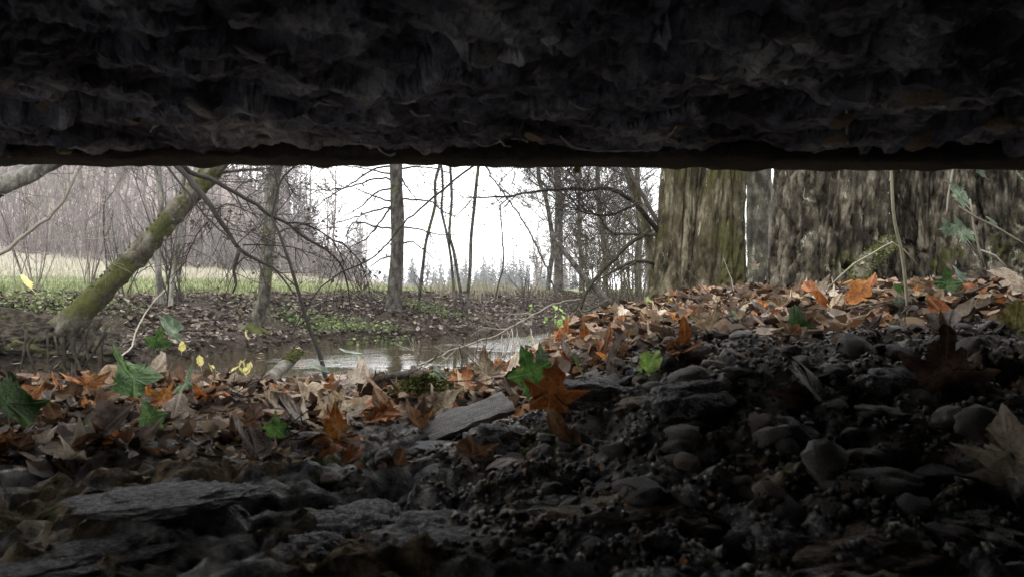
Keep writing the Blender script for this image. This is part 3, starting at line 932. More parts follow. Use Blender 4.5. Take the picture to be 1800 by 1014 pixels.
branch([([(1163, 415), (1140, 385), (1117, 358), (1084, 337), (1052, 331), (1032, 334), (1009, 331), (963, 335), (917, 341), (869, 347), (818, 347)], 8.5, 1.6, 4.25, 3.9)], 4, None, M_TW_D, parent=tA, tw=22, twL=.4, seed=201)
branch([([(1163, 405), (1157, 393), (1140, 362), (1125, 331), (1109, 310), (1098, 288), (1085, 240), (1060, 150)], 7, 4, 4.3, 4.4)], 4, None, M_TW_M, parent=tA, tw=60, twL=.7, seed=202)
branch([([(1115, 362), (1090, 373), (1067, 379), (1032, 375), (1017, 370), (1000, 341)], 5, 1.6, 4.2, 4.0)], 4, None, M_TW_D, parent=tA, tw=34, twL=.5, seed=203)
branch([([(1163, 412), (1128, 412), (1080, 412), (1067, 402), (1055, 383), (1051, 366)], 6, 1.8, 4.25, 4.1)], 4, None, M_TW_O, parent=tA, tw=36, twL=.55, seed=204)
branch([([(1150, 463), (1117, 460), (1096, 468), (1078, 477), (1055, 490)], 6, 2, 4.25, 4.1), ([(1117, 462), (1095, 475), (1080, 487)], 4, 2, 4.2, 4.1)], 4, None, M_TW_O, parent=tA, tw=14, twL=.4, seed=205)
branch([([(1140, 405), (1128, 416), (1117, 421), (1090, 445), (1057, 477), (1035, 505), (1022, 535), (1017, 567)], 6.5, 5, 4.1, 3.9), ([(1022, 530), (1008, 545), (1004, 547)], 4, 3, 3.95, 3.9)], 4,
       'bent bare branch hooking down to the stream left of the olive tree', M_TW_O, tw=10, twL=.3, seed=206)
branch([([(1140, 592), (1125, 575), (1100, 555), (1065, 525), (1035, 495), (1009, 464), (986, 433), (970, 410)], 12, 7, 5.6, 6.2), ([(1068, 527), (1050, 540), (1030, 546), (1010, 550)], 4, 2, 5.8, 5.6)], 5,
       'leaning bare sapling trunk slanting left above the bank at the stream bend', M_BARK_G, 'leaning_sapling', 'tree', tw=50, twL=.7, seed=207)
branch([([(1020, 526), (990, 530), (960, 540), (915, 565), (870, 590), (820, 606), (760, 632), (710, 652), (655, 664)], 3.2, 2.0, 3.9, 2.6)], 4, 'long pale twig sagging over the stream from the bent branch', M_TW_P, 'fallen_twig', 'twig', tw=14, twL=.18, seed=208)
branch([([(985, 545), (963, 477), (921, 391), (877, 328), (850, 285), (820, 200)], 3, 2, 9, 9)], 9, 'thin whip leaning left in front of the feathery tree', M_TW_M, 'whip', 'sapling', tw=8, twL=.4, seed=209)

# ------------------------------------------------------------------ trees across the stream
t1 = slim_tree([(690, 552), (693, 520), (697, 470), (699, 400), (697, 340), (696, 285)], 8.6, .080, .066, M_BARK_G, 'straight grey alder trunk standing on the far bank above the water', 111, 22, M_TW_D, 0, .5)
T1B = [[(687,293),(654,299),(619,323),(585,343),(553,366)], [(687,307),(648,298),(602,290)], [(687,317),(671,313),(638,321),(607,331),(566,335),(537,332)], [(687,332),(664,337),(650,349),(633,366),(604,379)],
       [(687,354),(655,344),(621,330)], [(687,363),(647,375),(624,383),(583,395)], [(686,365),(674,382),(662,400),(641,422),(616,435)], [(687,402),(664,399),(641,392),(621,393),(612,406),(611,430)],
       [(705,313),(717,333),(731,349)], [(705,401),(717,400),(745,406),(769,413),(800,413)], [(705,297),(740,294),(771,298),(792,306)], [(705,350),(730,351),(759,356),(776,370),(800,382)],
       [(705,430),(722,425),(745,440)], [(690,450),(670,455),(650,470)]]
branch([(b, 3.3, 1.3, 8.6, 8.6+R.uniform(-.8, .5)) for b in T1B], 9, None, M_TW_D, parent=t1, tw=90, twL=.45, seed=301, leaves=.25, sub_r=.004)

t2 = slim_tree([(438, 592), (447, 570), (462, 535), (469, 460), (474, 400), (480, 340), (487, 285)], 7.0, .060, .050, M_BARK_L, 'grey-green mossy trunk curving up from the far bank at its foot', 113, 20, M_TW_D, 10, .6)
mb = MB(); rnd = random.Random(8)
for k in range(9):       # its roots clasping the bank
    a = rnd.uniform(2.6, 6.8); p0 = P(440, 575, 6.95)
    mb.tube(spline([p0, (p0[0]+math.cos(a)*.16, p0[1]+math.sin(a)*.12, p0[2]-.07), (p0[0]+math.cos(a)*.32, p0[1]+math.sin(a)*.22, p0[2]-.16)], .05), [.04, .035, .03, .024, .02, .016, .012, .01, .008, .006][:50] if False else taper(len(spline([p0, (p0[0]+math.cos(a)*.16, p0[1]+math.sin(a)*.12, p0[2]-.07), (p0[0]+math.cos(a)*.32, p0[1]+math.sin(a)*.22, p0[2]-.16)], .05)), .045, .012), 7, .5)
under(mb.build('roots', M_BARK_M), t2)

# leaning mossy trunk, left
t3 = thing('tree', P(110, 600, 5.4), 'thick mossy trunk leaning to the right over the left bank', 'tree')
ax3 = [P(20, 655, 5.35), P(88, 600, 5.35), P(152, 540, 5.35), P(220, 470, 5.35), P(285, 400, 5.35), P(330, 350, 5.35), P(372, 300, 5.35), P(450, 200, 5.3), P(560, 40, 5.2), P(700, -250, 5.0)]
p3 = spline(ax3, .04)
r3 = [0]*len(p3)
for i in range(len(p3)):
    h = i/len(p3); r3[i] = .074-.022*h+.13*math.exp(-h/.075)
def bark_tube(pts, rad, sides, seed, amp, sc=7):
    mb = MB(); mb.tube(pts, rad, sides, .5)
    co = np.array(mb.v); ce = np.repeat(np.array(pts), sides, 0)
    d = co-ce; l = np.linalg.norm(d, axis=1, keepdims=True); d = d/np.maximum(l, 1e-6)
    n = fbm(co[:, 0]*sc+seed, co[:, 1]*sc, co[:, 2]*sc, 4, seed)*amp
    co = co+d*n[:, None]
    mb.v = [tuple(c) for c in co]
    return mb
t3t = under(bark_tube(p3, r3, 40, 51, .022, 14).build('trunk', M_BARK_M), t3)
rm = rock_mesh('root_plate', M_ROOT, 77, 6, .6, .62, True)
put('root_plate', rm, P(50, 606, 5.42), (.54, .34, .30), (0.1, .12, .2), t3)
mb = MB(); rnd = random.Random(18)
for k in range(26):
    x = rnd.uniform(-3.6, -2.65); p0 = (x, 5.02+rnd.uniform(-.05, .15), -.30+rnd.uniform(-.06, .10))
    q = spline([p0, (p0[0]+rnd.uniform(-.04, .06), p0[1]-.05, p0[2]-.08), (p0[0]+rnd.uniform(-.1, .15), p0[1]-.06, p0[2]-.30)], .03)
    mb.tube(q, taper(len(q), rnd.uniform(.006, .022), .004), 6, .5)
under(mb.build('roots', M_ROOT), t3)
mb = MB()
for k in range(4200):
    i = rnd.randrange(int(len(p3)*.05), int(len(p3)*.7)); p = p3[i]; a = rnd.uniform(.3, 2.9)
    q = (p[0]-math.sin(a)*r3[i]*.72*1.0, p[1]-abs(math.cos(a))*r3[i]*.7, p[2]+math.sin(a)*r3[i]*.72)
    mb.quadleaf(q, rnd.uniform(.012, .03), rnd.random(), 3, rnd, .5)
o = under(mb.build('moss', M_MOSS), t3t); o['kind'] = 'stuff'
branch([([(345, 335), (352, 322), (378, 308), (410, 302), (440, 299), (480, 298)], 6, 2, 5.3, 5.5)], 5, None, M_TW_M, parent=t3, tw=50, twL=.7, seed=303)

# thick pale bough entering at the upper left
branch([([(-160, 420), (-80, 372), (0, 328), (45, 308), (75, 293), (130, 262), (230, 190)], 30, 22, 3.4, 3.7)], 3, 'thick pale mossy bough crossing the upper left corner', M_BARK_P, 'bough', 'branch', seed=304, tw=6, twL=.5)
branch([([(-40, 470), (0, 446), (30, 425), (70, 393), (105, 362), (125, 325), (142, 290), (160, 240)], 6, 3.5, 4.6, 4.8)], 4, 'thin pale leaning stem at the far left edge under the bough', M_TW_P, 'sapling', 'sapling', seed=305, tw=34, twL=.6)
# dark forked branches hanging in from above
branch([([(290, 262), (312, 290), (332, 313), (350, 337), (370, 363), (395, 401), (422, 437), (452, 458), (480, 470), (500, 492), (520, 520)], 12, 2.2, 4.2, 3.9),
        ([(422, 437), (416, 455), (412, 480), (414, 500), (409, 515)], 7, 2.6, 3.95, 3.9), ([(413, 470), (425, 455), (440, 452)], 2, 1, 3.95, 3.9),
        ([(291, 290), (332, 342), (370, 389), (398, 413), (422, 435)], 3.2, 2, 4.0, 3.95),
        ([(427, 431), (465, 431), (505, 433), (530, 440), (545, 458)], 2.2, 1, 3.95, 4.2), ([(412, 435), (440, 407), (458, 398), (475, 385)], 1.8, 1, 3.95, 4.0),
        ([(380, 382), (386, 365), (398, 358), (420, 364), (455, 383)], 2.6, 1.2, 3.95, 4.1), ([(370, 385), (345, 415), (325, 460), (300, 500)], 2.2, 1.1, 4.0, 4.3)], 4,
       'dark forked branch hanging in front of the leaning mossy trunk', M_TW_D, 'hanging_branch', 'branch', tw=75, twL=.32, seed=306, leaves=.3)
branch([([(318, 280), (334, 304), (367, 314), (412, 338), (450, 361), (479, 382), (502, 392), (529, 413), (552, 428), (574, 439), (597, 462), (608, 490), (616, 540)], 7.5, 2.0, 3.8, 4.2),
        ([(502, 392), (533, 394), (560, 404), (585, 423), (603, 457), (596, 470)], 3, 1.2, 3.9, 4.1), ([(585, 423), (602, 427), (616, 440), (631, 458), (645, 490), (652, 530)], 2.4, 1, 4.0, 4.2),
        ([(486, 412), (500, 402), (518, 400), (540, 405), (552, 417)], 2.6, 1.2, 3.8, 3.9), ([(412, 338), (440, 307), (450, 296)], 1.6, 1, 3.85, 3.9), ([(484, 378), (520, 332), (555, 290), (575, 262)], 1.5, 1, 3.9, 4.2)], 4,
       'dark arching branch sweeping right in front of the mossy curved trunk', M_TW_D, 'hanging_branch', 'branch', tw=80, twL=.34, seed=307, leaves=.25)
branch([([(577, 690), (573, 660), (560, 620), (545, 580), (530, 530), (515, 480), (500, 440), (490, 410), (480, 385), (482, 360), (488, 330), (497, 310), (515, 296), (540, 270)], 6.5, 3.0, 2.25, 2.6),
        ([(497, 310), (515, 312), (520, 325)], 1.8, 1, 2.5, 2.5)], 2, 'long dark bent twig rooted in the leaf rim, arching up to the left', M_TW_D, 'bent_twig', 'twig', tw=8, twL=.12, seed=308)
branch([([(860, 265), (835, 290), (800, 315), (764, 346), (735, 371), (707, 395), (683, 427), (647, 458), (600, 478), (565, 505), (540, 540), (512, 588)], 3.4, 1.8, 5.2, 5.6)], 5, 'long straight bough slanting across the grey alder trunk', M_TW_M, 'slanting_branch', 'branch', tw=10, twL=.35, seed=309)

# slim stems right of the alder
for pix, r, lab, sd in (([(735, 542), (742, 480), (748, 430), (755, 400), (765, 360), (765, 320), (774, 285)], .024, 'slim dark stem nearest the alder on its right', 401),
                    ([(800, 548), (797, 500), (792, 450), (785, 410), (776, 370), (778, 340), (777, 300), (770, 270)], .02, 'slim kinked stem, second to the right of the alder', 402),
                    ([(815, 548), (806, 490), (797, 440), (790, 410), (794, 350), (791, 285)], .022, 'slim stem crossing its neighbour, third to the right of the alder', 403),
                    ([(818, 548), (826, 480), (828, 420), (833, 370), (842, 285)], .026, 'slim dark stem leaning right, fourth to the right of the alder', 404),
                    ([(868, 540), (876, 500), (885, 465), (882, 400), (880, 360)], .012, 'thin whip with few dry leaves on the far bank by open sky', 405)):
    slim_tree(pix, 8.9, r*.85, r*.65, M_BARK_G, lab, sd, 8, M_TW_D, 24, .5, True, cat='sapling', name='sapling', extend=2.0 if sd != 405 else .3, leaves=.3)

# pale upright stems and the shrub at the left bank top
for pix, r, lab, sd in (([(283, 548), (280, 500), (277, 430), (283, 360), (277, 285)], .030, 'pale upright stem behind the leaning mossy trunk', 411),
                    ([(300, 548), (302, 500), (312, 440), (318, 380), (325, 285)], .022, 'second pale stem right of the leaning mossy trunk', 412)):
    slim_tree(pix, 7.0, r, r*.8, M_BARK_P, lab, sd, 9, M_TW_M, 22, .6, True, cat='sapling', name='sapling', extend=2.0)

SHRUB = [(5, .07, .02, 3, .45, .55), (3, .14, .03, 3, .6, .55), (2, .18, .0, 0, .7, .5)]
def shrub(px, py, d, h, n, mat, label, seed, group=None, spread=.5, r=.008, lv=.0, cfg=SHRUB):
    rnd = random.Random(seed); base = P(px, py, d)
    z = gz(base[0], base[1]); base = (base[0], base[1], z-.02)
    t = thing('shrub', base, label, 'shrub', group)
    l = MB() if lv else None
    mb = MB()
    for k in range(n):
        a = rnd.uniform(0, 6.28); q = rnd.uniform(.1, spread)
        grow(mb, (base[0]+rnd.gauss(0, .06), base[1]+rnd.gauss(0, .06), base[2]), unit((math.cos(a)*q, math.sin(a)*q, 1)), h*rnd.uniform(.5, 1.15), r*rnd.uniform(.6, 1.2), 0, cfg, rnd, (l, lv, .03) if lv else None)
    under(mb.build('stems', mat), t)
    if l and l.f: o = under(l.build('dead_leaves', M_SEED), t); o['kind'] = 'stuff'
    return t
shrub(305, 545, 7.2, 1.2, 12, M_TW_M, 'many-stemmed bare shrub fanning out right of the leaning mossy trunk', 421, lv=.2)
shrub(215, 520, 7.6, .9, 9, M_TW_M, 'bare shrub behind the leaning mossy trunk at the bank top', 422)
shrub(640, 535, 9.6, .55, 16, M_TW_M, 'low bramble tangle just left of the alder foot', 423, spread=1.0, r=.005, lv=.2)
shrub(745, 540, 9.8, .5, 10, M_TW_M, 'low bare shrub just right of the alder foot', 424, spread=.8, r=.005)
shrub(925, 545, 10.8, .75, 12, M_TW_M, 'bare shrub at the stream bend left of the feathery tree', 425, spread=.6, r=.007, lv=.2)
shrub(560, 530, 9.8, .5, 9, M_TW_M, 'thin bare weeds between the curved trunk and the alder', 426, spread=.6, r=.004, lv=.3)
shrub(60, 500, 8.5, 1.3, 10, M_FAR, 'bare shrub at the far left behind the pale leaning stem', 427)
shrub(160, 490, 10, 1.2, 9, M_FAR, 'bare shrub at the meadow edge behind the leaning mossy trunk', 428)
shrub(400, 525, 9.5, .7, 8, M_TW_M, 'thin bare shrub left of the mossy curved trunk', 429, r=.005, lv=.2)
shrub(1080, 555, 9, 1.3, 20, M_TW_O, 'olive thicket behind the bent branch left of the olive tree', 430, spread=.7, r=.009)
shrub(1120, 545, 11, 1.8, 20, M_TW_O, 'taller olive thicket close behind the olive tree', 431, spread=.6, r=.012)
shrub(1040, 540, 14, 1.9, 20, M_TW_O, 'olive shrub beyond the stream bend right of the feathery tree', 432, spread=.6, r=.014)

# feathery trees right of the open sky
FEATH = [(7, .06, .05, 14, .62, .42), (4, .12, .05, 7, .65, .5), (3, .15, .03, 5, .7, .55), (2, .18, .0, 0, .7, .5)]
def feathery(pix, d, r0, label, seed, n=26, L=1.5, mat=M_TW_M, bark=M_BARK_G, ext=2.5, cfg=FEATH, lo=.25):
    base = P(*pix[0], d); t = thing('tree', base, label, 'tree')
    ax = [P(x, y, d) for x, y in pix]
    top = ax[-1]; ax.append((top[0]+.1, top[1], top[2]+ext))
    pts = spline(ax, .15); rnd = random.Random(seed)
    mb = MB(); mb.tube(pts, taper(len(pts), r0, r0*.45), 12, .5)
    under(mb.build('trunk', bark), t)
    mb = MB()
    for k in range(n):
        i = int((lo+(.97-lo)*rnd.random())*(len(pts)-1)); p = pts[i]; a = rnd.uniform(0, 6.28)
        grow(mb, p, unit((math.cos(a), math.sin(a), rnd.uniform(.35, .9))), L*rnd.uniform(.6, 1.2)*(1.1-.5*i/len(pts)), r0*.16, 0, cfg, rnd)
    under(mb.build('crown', mat), t)
    return t
MINR[0] = .0021
feathery([(984, 545), (982, 480), (982, 400), (983, 330), (980, 285)], 13.5, .085, 'straight feathery tree with fine upswept twigs right of the open sky', 501, 62, 1.6)
feathery([(960, 545), (966, 480), (972, 430), (960, 350), (945, 285)], 13.0, .045, 'slimmer feathery stem leaning left beside the straight feathery tree', 502, 42, 1.7)
feathery([(1060, 548), (1065, 470), (1058, 400), (1050, 285)], 17, .07, 'feathery tree standing between the straight one and the olive tree', 503, 46, 1.9, lo=.12)
feathery([(1125, 545), (1120, 470), (1125, 400), (1120, 285)], 15, .07, 'feathery tree just left of the olive double stems', 504, 44, 1.8, lo=.12)
feathery([(1020, 548), (1022, 470), (1018, 400), (1020, 285)], 20, .06, 'fainter feathery tree farther back at the stream bend', 505, 34, 1.9, lo=.15)

# ------------------------------------------------------------------ far woods
MINR[0] = .0055
rnd = random.Random(77)
FARCFG = [(4, .09, .05, 7, .6, .5), (3, .14, .04, 4, .65, .55), (2, .18, .0, 0, .7, .5)]
def far_tree_mb(seed, h):
    r = random.Random(seed); mb = MB()
    n = 6; pts = [(r.gauss(0, .03)*k, r.gauss(0, .03)*k, h*k/n) for k in range(n+1)]
    mb.tube(pts, taper(n+1, h*.012, h*.004), 5, r.random(), cap=False)
    for k in range(13):
        i = r.uniform(.18, .98); p = pts[min(n, int(i*n))]
        a = r.uniform(0, 6.28)
        grow(mb, (p[0], p[1], i*h), unit((math.cos(a), math.sin(a), r.uniform(.5, 1.4))), h*.32*(1.15-.6*i)*r.uniform(.7, 1.2), h*.0042, 0, FARCFG, r)
    return mb
temps = []
for k in range(6):
    m_ = far_tree_mb(900+k, 7.0)
    temps.append((np.array(m_.v), m_.f, m_.t))
def forest(name, spots, mat, label):
    V = []; Fq = []; T = []; off = 0
    for (x, y, z, s, rot, k) in spots:
        v, f, t = temps[k]
        c, q = math.cos(rot), math.sin(rot)
        w = np.stack([(v[:, 0]*c-v[:, 1]*q)*s+x, (v[:, 0]*q+v[:, 1]*c)*s+y, v[:, 2]*s+z], 1)
        V.append(w); Fq.append(np.array(f)+off); off += len(v); T += list(np.clip(np.array(t)*.5+rnd.random()*.5, 0, 1))
    o = np_mesh(name, np.concatenate(V), np.concatenate(Fq), mat, {'tint': np.array(T)})
    return tag(o, label, 'wood', None, 'stuff')
spots = []
def fill(n, azs, ds, sc):
    for k in range(n):
        az = rnd.uniform(*azs); d = rnd.uniform(*ds); x = az*d
        z = float(terrain(np.array([x]), np.array([d]))[0][0])
        spots.append((x, d, z-.1, rnd.uniform(*sc), rnd.uniform(0, 6.28), rnd.randrange(6)))
fill(48, (-.72, -.23), (41, 56), (.6, 1.25))
fill(62, (-.72, -.26), (56, 90), (.8, 1.4))
fill(18, (-.30, -.19), (60, 95), (.4, 1.0))
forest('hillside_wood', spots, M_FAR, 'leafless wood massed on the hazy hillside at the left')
spots = []
fill(26, (.07, .40), (26, 42), (.35, .7))
fill(34, (.02, .42), (42, 80), (.5, .9))
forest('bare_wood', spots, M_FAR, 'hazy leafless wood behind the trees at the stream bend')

# low undergrowth filling the wood's foot
mb = MB()
for k in range(2600):
    az = rnd.uniform(-.74, -.2); d = 39+41*rnd.random()**1.5; x = az*d
    z = float(-0.1+0) if False else None
    mb_z = None
    spots_z = (x, d)
    mb.v.append((x, d, 0)); 
pts2 = np.array(mb.v); zz = terrain(pts2[:, 0], pts2[:, 1])[0]
mb = MB()
for (x, d, _), z in zip(pts2, zz):
    h = rnd.uniform(.4, 2.4)
    for q in range(3):
        dx, dy = rnd.gauss(0, .5), rnd.gauss(0, .3)
        mb.tube([(x, d, z), (x+dx*.5, d+dy*.5, z+h*.6), (x+dx, d+dy, z+h)], [.02, .016, .006], 3, rnd.random(), cap=False)
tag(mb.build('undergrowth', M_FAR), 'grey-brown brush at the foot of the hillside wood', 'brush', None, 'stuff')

# distant conifers on the horizon
def conifer_mb(seed, h):
    r = random.Random(seed); mb = MB()
    mb.tube([(0, 0, 0), (0, 0, h*.5), (0, 0, h)], [h*.014, h*.01, h*.002], 5, .2, cap=False)
    z = h*.10
    while z < h*.97:
        t = z/h; Lb = h*.20*(1-t)**.85+.03*h
        for k in range(8):
            a = r.uniform(0, 6.28); L2 = Lb*r.uniform(.6, 1.15)
            dx, dy = math.cos(a), math.sin(a)
            o = len(mb.v); w = L2*.22
            mb.v += [(0, 0, z), (dx*L2*.5-dy*w, dy*L2*.5+dx*w, z-L2*.10), (dx*L2, dy*L2, z-L2*.38), (dx*L2*.5+dy*w, dy*L2*.5-dx*w, z-L2*.10)]
            mb.t += [r.random()]*4; mb.f.append((o, o+1, o+2, o+3))
        z += h*.03
    return mb
cm_ = [conifer_mb(600+k, 8.0) for k in range(4)]
def con_forest(name, specs, label):
    V = []; Q = []; T = []; off = 0
    for (x, y, z, s, k) in specs:
        m_ = cm_[k]; v = np.array(m_.v)
        V.append(np.stack([v[:, 0]*s+x, v[:, 1]*s+y, v[:, 2]*s+z], 1)); Q.append(np.array(m_.f)+off); off += len(v); T += m_.t
    return np_mesh(name, np.concatenate(V), np.concatenate(Q), M_CONIFER, {'tint': np.array(T)})
sp = []
for k in range(110):
    az = rnd.uniform(-.26, .10); d = rnd.uniform(105, 165)
    hgt = .75+.35*math.exp(-((az+.10)/.035)**2)+.15*math.exp(-((az-.0)/.03)**2)
    sp.append((az*d, d, -1.2, hgt*rnd.uniform(.6, 1.12), rnd.randrange(4)))
tag(con_forest('distant_conifers', sp, ''), 'blue-grey line of distant conifers along the horizon', 'wood', None, 'stuff')
for px, d, tip, lab in ((628, 95, 372, 'hazy tall conifer standing alone left of the alder'), (535, 85, 322, 'hazy tall conifer rising above the hillside edge'), (545, 100, 375, 'shorter hazy conifer beside the tall one at the hillside edge')):
    x = (px-900)/F*d; z = float(terrain(np.array([x]), np.array([float(d)]))[0][0]); top = (507-tip)/F*d
    m_ = cm_[R.randrange(4)]
    o = MB(); o.v = [(a, b, c) for a, b, c in m_.v]; o.f = m_.f; o.t = m_.t
    ob = o.build('conifer', M_CONIFER); s_ = (top-z)/8.0
    ob.location = (x, d, z-.1); ob.scale = (s_*.7, s_*.7, s_)
    tag(ob, lab, 'tree')

MINR[0] = .0009
# ------------------------------------------------------------------ meadow grass and bank cover
def blades(n, region, hr, mat, name, label, seed, wr=(.002, .006), clump=None):
    r = random.Random(seed); xy = []
    while len(xy) < n: 
        p = region(r)
        if p: xy.append(p)
    a = np.array(xy); z = ground_z(a[:, 0], a[:, 1])
    mb = MB()
    for (x, y), zz in zip(xy, z):
        h = r.uniform(*hr); w = r.uniform(*wr)*(1+y*.08); t = r.uniform(0, 6.28); bx, by = r.gauss(0, .35)*h, r.gauss(0, .25)*h
        cx, cy = math.cos(t)*w, math.sin(t)*w*.3
        o = len(mb.v)
        mb.v += [(x-cx, y-cy, zz-.01), (x+cx, y+cy, zz-.01), (x+bx*.4+cx*.7, y+by*.4+cy*.7, zz+h*.6), (x+bx*.4-cx*.7, y+by*.4-cy*.7, zz+h*.6), (x+bx, y+by, zz+h)]
        mb.t += [r.random()]*5
        mb.f += [(o, o+1, o+2, o+3), (o+3, o+2, o+4)]
    return tag(mb.build(name, mat), label, 'grass', None, 'stuff')
def mead(r):
    d = 9+20*r.random()**1.7; az = r.uniform(-.72, .03); x = az*d
    return (x, d) if _far(x, d) > 1.5 else None
def _far(x, d):
    return float(pl_dist(np.array([x]), np.array([float(d)]), FAR_LINE)[0])
def far_pts(n, gen, cond, seed):
    r = random.Random(seed); out = []
    while len(out) < n:
        c = np.array([gen(r) for _ in range(n)])
        dF_ = pl_dist(c[:, 0], c[:, 1], FAR_LINE); dN_ = -pl_dist(c[:, 0], c[:, 1], NEAR_LINE)
        k = cond(c[:, 0], c[:, 1], dF_, dN_, r)
        out += [tuple(q) for q in c[k]]
    return out[:n]
def polar(az0, az1, d0, d1, pw=1.0):
    def g(r):
        d = d0+(d1-d0)*r.random()**pw
        return (r.uniform(az0, az1)*d, d)
    return g
def blades_at(xy, *a, **k):
    it = iter(xy)
    return blades(len(xy), lambda r: next(it), *a, **k)
blades_at(far_pts(16000, polar(-.72, .06, 8, 30, 1.7), lambda x, y, f, n, r: f > 1.5, 1), (.03, .085), M_GRASSB, 'meadow_grass', 'short green meadow grass beyond the far bank', 61)
blades_at(far_pts(3500, polar(-.72, -.1, 24, 44), lambda x, y, f, n, r: f > 14, 2), (.12, .3), M_STRAWB, 'dry_grass', 'pale dry grass at the foot of the hillside', 62)
blades_at(far_pts(420, polar(-.10, .05, 9, 14), lambda x, y, f, n, r: (f > 1.0) & (f < 3), 3), (.10, .28), M_STRAWB, 'bank_grass', 'pale rough grass along the top of the far bank', 63)
blades_at(far_pts(2200, polar(.10, .30, 9, 22), lambda x, y, f, n, r: n > .6, 4), (.08, .3), M_STRAWB, 'wood_grass', 'dry rough grass under the trees at the stream bend', 64)

def leaf_stuff(xy, size, mat, name, label, seed, tilt=1.0, lift=.01, cat='leaf litter'):
    r = random.Random(seed); a = np.array(xy); z = ground_z(a[:, 0], a[:, 1]); mb = MB()
    for (x, y), zz in zip(xy, z):
        mb.quadleaf((x, y, zz+lift*r.uniform(.2, 1.6)), size*r.uniform(.6, 1.35), r.random()**1.15, tilt, r, r.uniform(.5, .85))
    o = mb.build(name, mat, smooth=False)
    return tag(o, label, cat, None, 'stuff')
leaf_stuff(far_pts(19000, polar(-.80, .14, 5, 14, .9), lambda x, y, f, n, r: (f > -.05) & (f < 2.3) & (fbm(x*1.6, y*1.6, .4, 3, 19) > -.33), 5), .052, M_LITTER_FAR, 'bank_leaf_litter', 'brown leaf litter covering the far bank', 71, .8, .012)
leaf_stuff(far_pts(9000, polar(-.05, .62, 2.2, 9, .8), lambda x, y, f, n, r: n > .04, 6), .05, M_LITTER, 'slope_leaf_litter', 'tan leaf litter on the near bank sloping to the stream', 72, .8, .012)
leaf_stuff(far_pts(6500, polar(-.8, .8, .95, 2.6, .8), lambda x, y, f, n, r: (n > .2) & ((y > 1.32) | (x < -.32)), 7), .035, M_LITTER, 'rim_leaf_litter', 'broken brown leaf crumbs between the larger leaves', 73, 1.0, .012)
leaf_stuff(far_pts(2600, polar(-.75, .75, .62, 1.32, .8), lambda x, y, f, n, r: (y > .95) | (np.abs(x) < .2), 8), .010, M_LITTER, 'leaf_crumbs', 'leaf crumbs and grit scattered over the shaded stones', 74, 1.3, .004)

def herb_patch(cx, cy, sx, sy, n, size, seed, label, mat=M_HERB, cat='plants', lift=.05):
    r = random.Random(seed)
    xy = [(r.gauss(cx, sx), r.gauss(cy, sy)) for _ in range(n)]
    leaf_stuff(xy, size, mat, 'ground_cover', label, seed, 1.4, lift, cat)
p = P(610, 590, 7.9); herb_patch(p[0], 7.75, .42, .16, 900, .035, 81, 'low green ground cover at the water edge below the alder')
p = P(760, 585, 8.9); herb_patch(p[0], 8.9, .30, .14, 420, .03, 82, 'sparse green ground cover on the far bank right of the alder')
p = P(60, 545, 5.9); herb_patch(p[0], 6.0, .22, .15, 700, .03, 83, 'bright green moss patch on the bank at the far left', M_GRASSB, lift=.03)
p = P(120, 525, 6.4); herb_patch(p[0], 6.5, .3, .2, 500, .03, 84, 'green patch beside the base of the leaning mossy trunk', M_HERB, lift=.03)

# ------------------------------------------------------------------ near leaves
OUT = {
 'maple': ([(.05, -.03), (.14, -.10), (.30, -.08), (.46, -.03), (.37, .10), (.34, .16), (.50, .26), (.66, .44), (.50, .44), (.38, .42), (.27, .42), (.22, .52), (.26, .66), (.17, .72), (.10, .84), (0, 1.02)], (3, 7)),
 'ivy': ([(.05, -.05), (.18, -.15), (.36, -.10), (.34, .06), (.42, .20), (.56, .34), (.34, .42), (.24, .50), (.18, .66), (.10, .80), (0, .95)], (2, 5)),
 'oval': ([(.05, 0), (.14, .05), (.24, .15), (.31, .28), (.34, .42), (.33, .56), (.28, .70), (.20, .82), (.10, .93), (0, 1.02)], ()),
 'oak': ([(.03, 0), (.10, .08), (.20, .12), (.12, .22), (.18, .30), (.32, .36), (.20, .46), (.24, .54), (.36, .62), (.22, .70), (.24, .80), (.14, .88), (.12, .97), (0, 1.0)], (2, 5, 8)),
}
